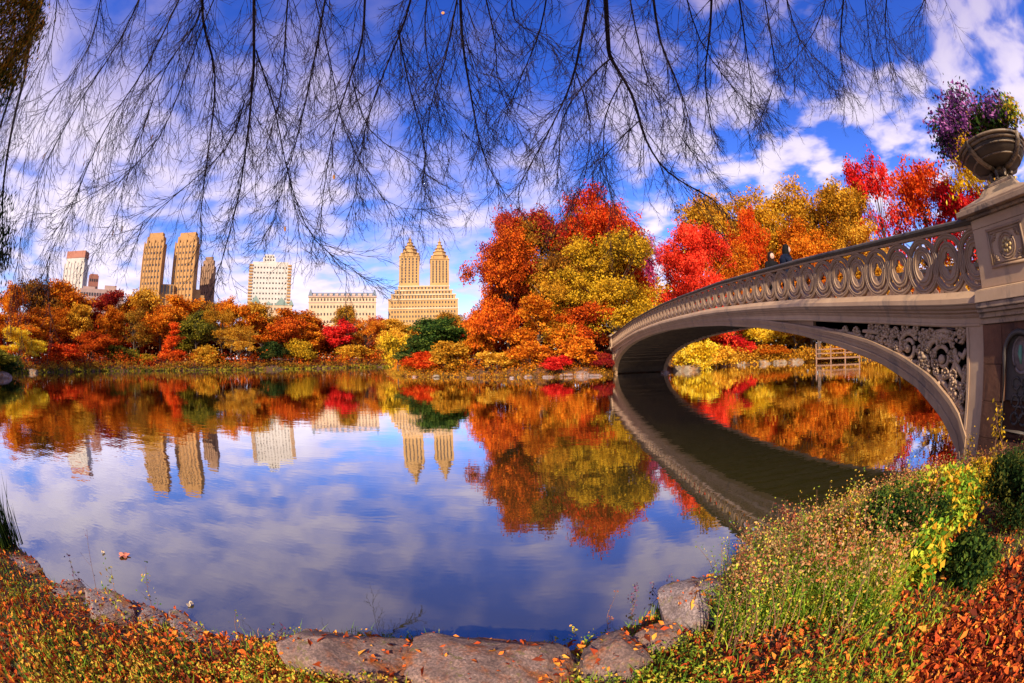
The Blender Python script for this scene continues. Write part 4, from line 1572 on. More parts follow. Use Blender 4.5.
for i, (px, py, d, s, m_, lab) in enumerate([
        (33, 371, 77, 1.2, rock_pale, 'pale boulder at the water below the yellow tree'),
        (665, 375, 36.6, .4, rock_grey, 'small boulder beside the far abutment'),
        (580, 372, 36.4, .8, rock_grey, 'grey boulder at the water just before the far bridge pier'),
        (565, 374, 36.4, .55, rock_grey, 'low grey boulder at the water beside the crimson bush'),
        (528, 376, 36.9, .5, rock_grey, 'low boulder at the water below the orange bush'),
        (436, 375, 41.2, .45, rock_pale, 'light boulder at the water under the red-orange bush'),
        (688, 366, 40.6, 1.2, rock_pale, 'broad sandy boulder sloping to the water inside the arch'),
        (742, 364, 50.0, .75, rock_pale, 'pale boulder at the water by the crimson bush'),
        (762, 363, 51, .9, rock_pale, 'pale boulder below the yellow tree seen through the arch'),
        (780, 363, 51.4, .8, rock_pale, 'pale boulder two along from the wooden landing'),
        (796, 362, 51.6, 1.0, rock_pale, 'large pale boulder beside the wooden landing'),
        (722, 365, 48, .65, rock_pale, 'small pale boulder below the amber bush')]):
    p = at(px, 356, d)
    boulder('boulder', (p.x, p.y, .05), (s * 1.5, s, s * .8), m_, 100 + i, lab, FB, rot=i, sub=4)


# ------------------------------------------------------------------ wooden landing on the far bank
p = at(838, 356, 50.2)
ldg = tag(empty('wooden_landing', (p.x, p.y, 0), math.atan2(p.y, p.x) - pi / 2), 'small wooden landing with rails on the far bank, seen through the arch', 'landing')
m = MB()
m.box(-2.8, 2.8, -.8, 1.2, .30, .45)
m.build('deck', wood, ldg)
for x in (-2.7, -.9, .9, 2.7):
    m = MB()
    m.box(x - .08, x + .08, -.76, -.60, -.5, 1.75 if x > -2 else 2.0)
    m.build('post', wood, ldg)
for z in (.85, 1.3):
    for x0, x1 in ((-2.61, -.99), (-.81, .81), (.99, 2.61)):
        m = MB()
        m.box(x0, x1, -.72, -.64, z, z + .13)
        m.build('rail', wood, ldg)
m = MB()
m.box(-2.6, -2.2, 1.0, 1.4, .45, 4.2)
m.build('mooring_post', bark, ldg)


# ------------------------------------------------------------------ two people at the railing
def person(s, side, label, coat, hairc, lean, hh=1.60):
    y = -side
    z0 = zb(s) - .10
    ang = BR_RZ
    wx = Q0.x + s * cos(ang) - y * sin(ang)
    wy = Q0.y + s * sin(ang) + y * cos(ang)
    root = tag(empty('person', (wx, wy, z0), ang + lean), label, 'person', 'people leaning at the bridge railing')
    k = hh / 1.7
    J = {'pel': (0, 0, .90), 'waist': (0, 0, 1.08), 'chest': (0, .03, 1.28), 'neck': (0, .04, 1.44), 'hd': (0, .06, 1.52), 'hd2': (0, .07, 1.64),
         'lh': (.09, 0, .86), 'lk': (.10, .03, .48), 'la': (.10, -.02, .07), 'lt': (.11, .14, .03), 'rh': (-.09, 0, .86), 'rk': (-.10, .03, .48), 'ra': (-.10, -.02, .07), 'rt': (-.11, .14, .03),
         'ls': (.18, .03, 1.38), 'le': (.24, .10, 1.12), 'lw': (.12, .32, 1.04), 'lf': (.08, .40, 1.05), 'rs': (-.18, .03, 1.38), 're': (-.24, .10, 1.12), 'rw': (-.12, .32, 1.04), 'rf': (-.08, .40, 1.05)}
    Rd = {'pel': .15, 'waist': .14, 'chest': .16, 'neck': .065, 'hd': .08, 'hd2': .095, 'lh': .10, 'lk': .065, 'la': .045, 'lt': .035, 'ls': .075, 'le': .055, 'lw': .04, 'lf': .035}
    for q in list(Rd):
        if q[0] == 'l': Rd['r' + q[1:]] = Rd[q]
    names = list(J)
    ed = [('pel', 'waist'), ('waist', 'chest'), ('chest', 'neck'), ('neck', 'hd'), ('hd', 'hd2'), ('pel', 'lh'), ('lh', 'lk'), ('lk', 'la'), ('la', 'lt'), ('pel', 'rh'), ('rh', 'rk'), ('rk', 'ra'), ('ra', 'rt'),
          ('chest', 'ls'), ('ls', 'le'), ('le', 'lw'), ('lw', 'lf'), ('chest', 'rs'), ('rs', 're'), ('re', 'rw'), ('rw', 'rf')]
    me = bpy.data.meshes.new('body')
    me.from_pydata([tuple(c * k for c in J[n]) for n in names], [(names.index(a), names.index(b)) for a, b in ed], [])
    o = link_mesh('body', me, coat, root)
    o.modifiers.new('skin', 'SKIN')
    if not me.skin_vertices: pass
    for i, n in enumerate(names):
        r = Rd[n] * k
        me.skin_vertices[0].data[i].radius = (r, r)
        me.skin_vertices[0].data[i].use_root = (n == 'pel')
    ss = o.modifiers.new('sub', 'SUBSURF')
    ss.levels = ss.render_levels = 2
    c = MB()
    c.lathe([(.17 * k, .45 * k), (.19 * k, .60 * k), (.185 * k, .86 * k), (.17 * k, 1.06 * k), (.205 * k, 1.24 * k), (.21 * k, 1.33 * k), (.15 * k, 1.42 * k), (.085 * k, 1.47 * k)], 16)
    co = c.build('coat', coat, root, True)
    for sg in (1, -1):
        c = MB()
        c.tube([(sg * .17 * k, .03 * k, 1.37 * k), (sg * .25 * k, .10 * k, 1.12 * k), (sg * .12 * k, .33 * k, 1.05 * k)], [.095 * k, .078 * k, .058 * k], 10)
        c.build('sleeve', coat, co, True)
    h = MB()
    h.rings([[((r * cos(2 * pi * j / 14)) * k, (.045 + off + r * .95 * sin(2 * pi * j / 14)) * k, z * k) for j in range(14)] for r, off, z in ((.10, -.035, 1.36), (.115, -.03, 1.46), (.122, -.012, 1.58), (.118, -.005, 1.66), (.085, .0, 1.73), (.03, .0, 1.755))])
    h.build('hair', hairc, root, True)
    f = MB()
    f.rings([[(r * cos(2 * pi * j / 12) * k, (.115 + off) * k, (1.585 + r * 1.3 * sin(2 * pi * j / 12)) * k) for j in range(12)] for r, off in ((.080, .0), (.078, .03), (.05, .052), (.015, .06))])
    f.lathe([(.012 * k, 1.55 * k), (.022 * k, 1.565 * k), (.010 * k, 1.61 * k)], 8, (0, .172 * k))
    f.build('face', SKIN, root, True)
    return root


SKIN = stone('skin', (.48, .27, .19), (.52, .30, .21), 8, .6, 0)
coat_b = stone('navy_coat', (.006, .008, .018), (.012, .016, .032), 12, .95, .1, spec=.05)
coat_k = stone('black_coat', (.006, .005, .006), (.012, .010, .010), 12, .95, .1, spec=.05)
hair_k = stone('black_hair', (.004, .003, .003), (.009, .007, .006), 30, .8, .2, spec=.1)
hair_b = stone('brown_hair', (.012, .005, .004), (.03, .012, .008), 30, .8, .2, spec=.1)
person(6.4, .80, 'person in a navy coat with long black hair, back turned, behind the bridge railing', coat_b, hair_k, pi - .5, 1.66)
person(7.05, .66, 'person in a black coat with brown hair beside the one in navy', coat_k, hair_b, 1.5, 1.54)


# ------------------------------------------------------------------ near bank: leaves, grass, weeds
RNG = np.random.default_rng(77)


def bank_points(n, rmin=.9, rmax=6.5, a0=-95, a1=95, dmin=.02, dmax=9, pw=1.0):
    out = []
    while sum(len(o) for o in out) < n:
        m_ = n * 3
        r = rmin * (rmax / rmin) ** (RNG.random(m_) ** pw)
        a = np.radians(a0 + (a1 - a0) * RNG.random(m_))
        x, y = r * np.sin(a), r * np.cos(a)
        d = shore_dist(x, y)
        ok = (d > dmin) & (d < dmax) & (y < 5) & ~((x > 6.0) & (y > 2.6 - (x - 6) * .1))
        out.append(np.stack([x[ok], y[ok]], 1))
    return np.concatenate(out)[:n]


def noise2(x, y, s):
    return (np.sin(x * s + 2 * np.sin(y * s * .7)) + np.sin(y * s * 1.2 + 1.7 * np.sin(x * s * .8 + 1)) + .6 * np.sin((x + y) * s * 2.1)) / 2.6


def path_edge(x):
    return .66 - .26 * np.maximum(0, x - 2.1) - .25 * np.maximum(0, 1.8 - x) + .06 * np.sin(x * 8) + .03 * np.sin(x * 23)


def fallen_leaves():
    p = bank_points(26000)
    q = bank_points(60000, 1.2, 4.5, 45, 95)
    q = q[(q[:, 0] > 1.0) & (q[:, 0] < 3.6) & (q[:, 1] < path_edge(q[:, 0]) + .1 * RNG.random(len(q)))][:7000]
    npath = len(q)
    q2 = bank_points(26000, .9, 6.5, -95, 12)[:12000]
    p = np.concatenate([p, q2, q])
    n = len(p)
    z = gz(p[:, 0], p[:, 1]) + .008 + .035 * RNG.random(n) ** 2
    rt = np.concatenate(ROCKTOP)
    p, z = np.concatenate([rt[:, :2], p]), np.concatenate([rt[:, 2] + .006, z])
    n = len(p)
    nrm = RNG.normal(size=(n, 3)) * .62 + np.array([0, 0, 1])
    nrm /= np.linalg.norm(nrm, axis=1, keepdims=True)
    a = np.cross(nrm, RNG.normal(size=(n, 3)))
    a /= np.linalg.norm(a, axis=1, keepdims=True)
    b = np.cross(nrm, a)
    s = (.007 + .030 * RNG.random((n, 1)) ** 2.2)
    s[-npath:] *= 1.1
    c = np.column_stack([p, z])
    V = np.stack([c - a * s, c + b * s * .5 + nrm * s * .25 - a * s * .2, c + a * s * 1.1, c - b * s * .5 + nrm * s * .3 - a * s * .1, c + a * s * .1 - nrm * s * .05], 1).reshape(-1, 3)
    i = np.arange(n)[:, None] * 5
    T = np.concatenate([i + np.array([[0, 4, 1]]), i + np.array([[1, 4, 2]]), i + np.array([[2, 4, 3]]), i + np.array([[3, 4, 0]])])
    t = np.clip(.45 + .25 * RNG.normal(size=n), .02, .98)
    t[-npath:] = np.clip(t[-npath:] - .10, .02, .98)
    tag(link_mesh('fallen_leaves', np_mesh('fallen_leaves', V, None, np.tile(t, 4), T), L_['litter']), kind='stuff')


def blades(name, p, hmin, hmax, mat, tint, w=.004, lean=.5, zoff=0):
    n = len(p)
    z = gz(p[:, 0], p[:, 1]) - .01 + zoff
    h = (hmin + (hmax - hmin) * RNG.random(n) ** 1.6)[:, None]
    a = RNG.random(n) * 2 * pi
    ax = np.stack([np.cos(a), np.sin(a), 0 * a], 1)
    la = RNG.random(n) * 2 * pi
    lv = np.stack([np.cos(la), np.sin(la), 0 * la], 1) * (lean * RNG.random((n, 1)))
    c = np.column_stack([p, z])
    up = np.array([0, 0, 1.0])
    m1 = c + (up * .55 + lv * .3) * h
    tp = c + (up * (1 - .25 * lean) + lv) * h
    ww = w * (.6 + .8 * RNG.random((n, 1)))
    V = np.stack([c - ax * ww, c + ax * ww, m1 + ax * ww * .7, m1 - ax * ww * .7, tp], 1).reshape(-1, 3)
    i = np.arange(n)[:, None] * 5
    me = np_mesh(name, V, i + np.array([[0, 1, 2, 3]]), np.concatenate([tint, tint]), i + np.array([[3, 2, 4]]))
    return tag(link_mesh(name, me, L_[mat]), kind='stuff')


fallen_leaves()
p = bank_points(52000, dmin=-.02)
nn = noise2(p[:, 0], p[:, 1], 3.2)
east = np.clip((p[:, 0] - .8) / 1.0, 0, 1)
litter_zone = (p[:, 0] > 1.15) & (p[:, 0] < 3.3) & (p[:, 1] < path_edge(p[:, 0])) # the leaf-strewn slope by the path
keep = (RNG.random(len(p)) < np.clip(.42 + .55 * nn + .15 * east, .05, 1)) & ~(litter_zone & (RNG.random(len(p)) < .93))
p = p[keep]
blades('grass', p, .03, .15, 'grass', np.clip(.38 + .22 * noise2(p[:, 0], p[:, 1], 1.7) + .16 * RNG.normal(size=len(p)), .02, .98), .0032, .8)


def leafy(name, p, hmax, per, size, mat, tint0, hpow=.8, rad=.03):
    n = len(p)
    z = gz(p[:, 0], p[:, 1])
    hh = hmax * (RNG.random(n) ** hpow if np.ndim(hmax) == 0 else RNG.random(n) ** hpow)
    V, Q, t = leaf_arrays(np.column_stack([p, z + hh + .02]), per, rad, size, RNG, 1.0, .2)
    return tag(link_mesh(name, np_mesh(name, V, Q, np.clip(t + tint0, .02, .98)), L_[mat]), kind='stuff')


# low broad-leaved ground cover
p = bank_points(9000)
p = p[noise2(p[:, 0] + 5, p[:, 1], 4.0) > .0]
p = p[~((p[:, 0] > 1.15) & (p[:, 0] < 3.3) & (p[:, 1] < path_edge(p[:, 0])))]
leafy('ground_cover', p, .07, 5, .010, 'weed', 0)
# taller weeds between path and water on the bridge side
p = bank_points(46000, 1.9, 6.2, 32, 82, -.05, 1.6)
p = p[~((p[:, 0] < 3.3) & (p[:, 1] < path_edge(p[:, 0]) + .03))]
d = shore_dist(p[:, 0], p[:, 1])
hm = np.clip(.16 + .24 * (p[:, 0] - 1.2) / 2.5, .1, .36) * np.clip(1.25 - .22 * (p[:, 0] - 2.2), .45, 1) * (.65 + .35 * noise2(p[:, 0], p[:, 1], 4.5))
leafy('tall_weeds', p[:6500], hm[:6500], 7, .010, 'weed', -.02, .6, .05)
tg = p[6500:]
tg = tg[RNG.random(len(tg)) < np.clip(1.5 - .33 * tg[:, 0], .12, 1)]
p = np.concatenate([p[:6500], tg])
blades('tall_grass', p[6500:], .10, .38, 'grass', np.clip(.42 + .2 * RNG.normal(size=len(p) - 6500) + .14 * noise2(p[6500:, 0], p[6500:, 1], 2), .02, .98), .0036, .7)
def wild_stems():
    """seed stalks standing above the rest, at every slant"""
    q = bank_points(6000, 1.7, 5.6, 30, 85, .0, 1.5)
    q = q[~((q[:, 0] < 3.3) & (q[:, 1] < path_edge(q[:, 0]) + .05))][:420]
    z = gz(q[:, 0], q[:, 1])
    mb, cen = MB(), []
    for (x, y), z0 in zip(q, z):
        H = (.16 + .34 * RNG.random()) * (1.15 if x < 2.6 else .75)
        dx, dy = RNG.normal() * .10, RNG.normal() * .08
        pts = [(x + dx * f * f, y + dy * f * f, z0 - .02 + H * f) for f in (0, .35, .7, 1)]
        mb.tube(pts, [.0028, .0024, .0018, .0008], 4, False)
        for f in np.linspace(.45, 1, 7):
            cen.append((x + dx * f * f, y + dy * f * f, z0 + H * f))
    V, Q, t = leaf_arrays(np.array(cen), 4, .03, .0075, RNG, 1.2, .3)
    o = tag(mb.build('wild_stems', MATS['red_stem']), kind='stuff')
    tag(link_mesh('seed_heads', np_mesh('seed_heads', V, Q, t), L_['weed']), kind='stuff')


stone('red_stem', (.12, .05, .03), (.26, .12, .06), 20, .8, 0)
wild_stems()
leafy('red_weeds', p[RNG.random(len(p)) < .07], .38, 5, .010, 'weedred', .05, .5, .05)


def bush(px, py, dist, h, w, label, mat, n=520, blade=True, size=.014, name='bush'):
    dist *= 1.1
    q = at(px, py, dist)
    z0 = gzf(q.x, q.y) - .03
    r = tag(empty(name, (q.x, q.y, z0)), label, 'bush')
    c, _ = clumps([(0, 0, h * .5, w * .8, w * .8, h * .5), (w * .3, .1, h * .45, w * .6, w * .5, h * .42), (-w * .35, -.05, h * .4, w * .55, w * .5, h * .4)], n, RNG, .45)
    c[:, 2] = np.maximum(c[:, 2], .02)
    V, Q, t = leaf_arrays(c, 26, .07, size, RNG, 1.1)
    link_mesh('foliage', np_mesh('foliage', V, Q, t), L_[mat], r)
    mb = MB()
    for k in range(18):
        e = c[RNG.integers(n)]
        mb.tube([(e[0] * .15, e[1] * .15, -.03), (e[0] * .5, e[1] * .5, e[2] * .6), tuple(e)], [.008, .006, .002], 5, False)
    mb.build('stem', bark, r)
    return r


bush(893, 560, 2.5, .46, .44, 'rounded dark green grassy bush in the middle of the weedy bank', 'green')
bush(1008, 530, 3.0, .52, .42, 'dark green bush in front of the stone abutment', 'darkgreen')
bush(930, 470, 4.3, .32, .34, 'tangled straw-green bush at the foot of the arch', 'weed', 420)
bush(845, 590, 2.4, .26, .26, 'low yellow-green bush on the bank below the dark grassy one', 'yellowgreen', 420)
bush(818, 525, 3.2, .30, .26, 'light green bush at the water edge beside the dark grassy one', 'weed', 380)


bush(938, 545, 2.9, .42, .34, 'tall bright green leafy bush between the dark grassy bush and the abutment bush', 'grass', 260, size=.022)
bush(962, 590, 2.3, .24, .22, 'small dark green bush at the edge of the orange leaf litter', 'green', 200, size=.018)
bush(905, 600, 2.3, .30, .24, 'yellow and orange leafed bush just below the tall bright green one', 'grass', 240, size=.024)
bush(985, 470, 3.9, .34, .30, 'yellowish bush under the iron niche of the abutment', 'yellowgreen', 220, size=.02)


def weed(px, py, dist, top, label, mat, lean=(0, 0), n=5, leaf=.012, dens=70, r=.0035, spread=.05, branch=True, group='tall weed stems on the near bank', name='weed_plant'):
    """single stemmed weed: foot under the pixel, tip at pixel row top"""
    dist *= 1.12
    q = at(px, py, dist)
    z0 = gzf(q.x, q.y) - .02
    tip = at(px + lean[0], top, dist)
    H = tip.z - z0
    root = tag(empty(name, (q.x, q.y, z0)), label, 'weed', group)
    dx, dy = tip.x - q.x, tip.y - q.y
    mb = MB()
    main = [Vector((dx * f + .02 * sin(f * 5 + px), dy * f, H * f)) for f in np.linspace(0, 1, 7)]
    mb.tube(main, [r * (1 - .7 * i / 6) for i in range(7)], 5)
    cen = [tuple(v) for v in main[2:]]
    for k in range(n if branch else 0):
        f = .35 + .55 * k / max(1, n - 1)
        b0 = main[0].lerp(main[-1], f)
        a = RNG.random() * 6.28
        L = H * .28 * (1.2 - f)
        b1 = b0 + Vector((cos(a) * L * .6, sin(a) * L * .6, L * .8))
        mb.tube([b0, b0.lerp(b1, .5) + Vector((0, 0, -.01)), b1], [r * .5, r * .4, r * .2], 4)
        cen += [tuple(b0.lerp(b1, g)) for g in (.4, .7, 1.0)]
    mb.build('stem', MATS['red_stem'], root)
    V, Q, t = leaf_arrays(np.array(cen), max(1, dens // len(cen)), spread, leaf, RNG, 1.2)
    link_mesh('leaves', np_mesh('leaves', V, Q, t), L_[mat], root)
    return root


stone('red_stem', (.12, .05, .03), (.26, .12, .06), 20, .8, 0)
weed(88, 590, 2.75, 530, 'thin tall brown seed stalk rising over the water from the pink-grey boulder', 'weedpurple', (0, 0), 3, .008, 26, .003, .02)
weed(72, 580, 2.9, 556, 'short dark leafy weed beside the tall seed stalk', 'weedpurple', (-4, 0), 4, .014, 40)
weed(152, 622, 2.45, 566, 'yellowish grassy stalk between the pink-grey and low pinkish boulders', 'weed', (-6, 0), 4, .012, 50)
weed(105, 600, 2.6, 568, 'green leafy weed in front of the tall seed stalk', 'weed', (6, 0), 5, .014, 70)
weed(240, 650, 2.1, 612, 'thin pale stalk by the low pinkish boulder', 'weed', (-4, 0), 3, .009, 24)
weed(268, 660, 2.1, 628, 'dark leafy weed beside the big flat reddish boulder', 'weedpurple', (14, 0), 5, .012, 60)
weed(440, 668, 2.0, 640, 'small purple weed in the cleft between the two big reddish boulders', 'weedpurple', (4, 0), 4, .010, 50)
weed(574, 668, 2.1, 632, 'tufted yellow-brown weed in the cleft before the small upright boulder', 'weed', (-4, 0), 6, .012, 120)
weed(632, 640, 2.3, 586, 'dark purple flower spike standing before the pale rounded boulder', 'weedpurple', (2, 0), 3, .010, 90, .003, .025)
weed(606, 640, 2.25, 590, 'thin reddish stalk bending over the water', 'weedred', (8, 0), 2, .008, 26, .0025, .02)
weed(660, 612, 2.5, 585, 'dark green sprig at the water behind the pale rounded boulder', 'weedpurple', (-6, 0), 4, .011, 50)
weed(678, 604, 2.6, 576, 'pair-leaved green sprig rising above the pale rounded boulder', 'weedpurple', (-4, 0), 4, .011, 50)
weed(738, 600, 2.55, 528, 'tall pinkish weed with feathery head at the water', 'weedred', (8, 0), 8, .012, 170, .004, .06)
weed(768, 590, 2.6, 532, 'tall red-brown weed next to the feathery pinkish one', 'weedred', (2, 0), 8, .012, 150, .004, .05)
weed(812, 560, 2.8, 505, 'arching red-stemmed weed leaning out over the dark water', 'weedred', (-34, 0), 8, .013, 190, .005, .06)
weed(846, 540, 3.0, 480, 'straw-coloured bushy weed above the dark green grassy bush', 'weed', (8, 0), 8, .012, 220, .004, .09)
weed(905, 510, 3.5, 462, 'white-tufted weed at the water by the foot of the arch', 'weed', (4, 0), 8, .012, 200, .004, .10)
weed(760, 640, 2.1, 570, 'slim red stem weed among orange leaves', 'weedred', (14, 0), 6, .011, 90)
weed(700, 650, 2.0, 592, 'yellow-green weed beside the pale rounded boulder', 'weed', (6, 0), 6, .011, 110)
weed(995, 478, 3.9, 405, 'young yellow-green sapling in front of the iron niche', 'yellowgreen', (2, 0), 7, .020, 120, .006, .07, name='sapling')
weed(1012, 500, 3.8, 425, 'bare reddish sapling stem beside the yellow-green sapling', 'yellowgreen', (-14, 0), 5, .018, 30, .006, .06, name='sapling')
weed(970, 470, 4.4, 436, 'leafy green weed climbing at the base of the arch', 'yellowgreen', (0, 0), 6, .016, 120, .005, .08)

def reeds(px, py, h, label):
    q = on_z(px, py, .05)
    r = tag(empty('reed_clump', (q.x, q.y, gzf(q.x, q.y) - .03)), label, 'reeds')
    n = 240
    p = RNG.normal(size=(n, 2)) * np.array([.10, .12])
    hh = h * (.45 + .6 * RNG.random((n, 1)))
    a = RNG.random(n) * 6.28
    ax = np.stack([np.cos(a), np.sin(a), 0 * a], 1)
    lv = RNG.normal(size=(n, 3)) * np.array([.12, .12, 0])
    c = np.column_stack([p, np.zeros(n)])
    m1, tp = c + (np.array([0, 0, .6]) + lv * .4) * hh, c + (np.array([0, 0, 1.0]) + lv) * hh
    w = .007
    V = np.stack([c - ax * w, c + ax * w, m1 + ax * w * .8, m1 - ax * w * .8, tp], 1).reshape(-1, 3)
    i = np.arange(n)[:, None] * 5
    t = np.clip(.3 + .2 * RNG.normal(size=n), .02, .98)
    link_mesh('blades', np_mesh('blades', V, i + np.array([[0, 1, 2, 3]]), np.concatenate([t, t]), i + np.array([[3, 2, 4]])), L_['darkgreen'], r)


reeds(3, 548, .72, 'dark tuft of reeds at the picture edge above the grey-pink boulder')

# leaves afloat on the lake
leaf_m = stone('maple_leaf', (.50, .10, .05), (.62, .22, .12), 30, .7, 0)
leaf_t = stone('tan_leaf', (.50, .36, .20), (.60, .45, .28), 30, .7, 0)


def float_leaf(px, py, r, label, mat, lobes):
    q = on_z(px, py, .012)
    mb = MB()
    n = 30
    rim = []
    for k in range(n):
        a = 2 * pi * k / n
        rr = r * (.55 + .45 * abs(cos(a * lobes / 2)) ** 1.5) if lobes else r * (.45 + .55 * abs(cos(a)))
        rim.append((rr * cos(a), rr * sin(a), .008 * sin(3 * a) + .004))
    mb.add([(0, 0, .0)] + rim + [(0, 0, -.004)] + [(x, y, z - .004) for x, y, z in rim],
           [(0, 1 + k, 1 + (k + 1) % n) for k in range(n)] + [(n + 1, n + 2 + (k + 1) % n, n + 2 + k) for k in range(n)] + [(1 + k, n + 2 + k, n + 2 + (k + 1) % n, 1 + (k + 1) % n) for k in range(n)])
    o = mb.build('floating_leaf', mat)
    o.location = q
    o.rotation_euler = (0, 0, px)
    tag(o, label, 'leaf')


float_leaf(124, 555, .075, 'pinkish-red lobed maple leaf floating on the lake', leaf_m, 5)
float_leaf(190, 604, .035, 'small tan oval leaf floating close to the low pinkish boulder', leaf_t, 0)
float_leaf(103, 552, .03, 'tiny pale leaf floating beside the red maple leaf', leaf_t, 0)

# flowers in the big urn
fl = tag(empty('flowering_plant', URN + Vector((0, 0, .60)), BR_RZ), 'bushy purple flowering plant spilling out of the large dark urn', 'plant')
c, _ = clumps([(.25, .25, .45, .55, .5, .45), (.55, .45, .25, .50, .40, .35), (.70, .50, .0, .25, .25, .35), (-.35, .1, .30, .4, .4, .28)], 230, RNG, .5)
V, Q, t = leaf_arrays(c, 20, .16, .034, RNG, 1.0)
link_mesh('foliage', np_mesh('foliage', V, Q, t), L_['flower'], fl)
c, _ = clumps([(-.15, .0, .22, .5, .45, .25)], 110, RNG, .5)
V, Q, t = leaf_arrays(c, 18, .14, .036, RNG, 1.0)
link_mesh('leaves', np_mesh('leaves', V, Q, t), L_['green'], fl)
mb = MB()
for k in range(26):
    e = (RNG.normal() * .4 + .25, RNG.normal() * .3 + .25, .45 + .4 * RNG.random())
    mb.tube([(e[0] * .2, e[1] * .2, -.06), (e[0] * .6, e[1] * .6, e[2] * .6), e], [.012, .008, .003], 5, False)
mb.build('stem', MATS['red_stem'], fl)
fl2 = tag(empty('flowering_plant', URN + Vector((0, 0, .60)), BR_RZ), 'clump of small yellow flowers at the back of the large urn', 'plant')
c, _ = clumps([(-.62, -.05, .30, .28, .3, .24)], 70, RNG, .5)
V, Q, t = leaf_arrays(c, 12, .12, .034, RNG, 1.0)
link_mesh('foliage', np_mesh('foliage', V, Q, t), L_['weed'], fl2)
mb = MB()
mb.tube([(-.4, 0, -.06), (-.5, 0, .1), (-.62, 0, .3)], [.02, .015, .006], 6)
mb.build('stem', MATS['red_stem'], fl2)


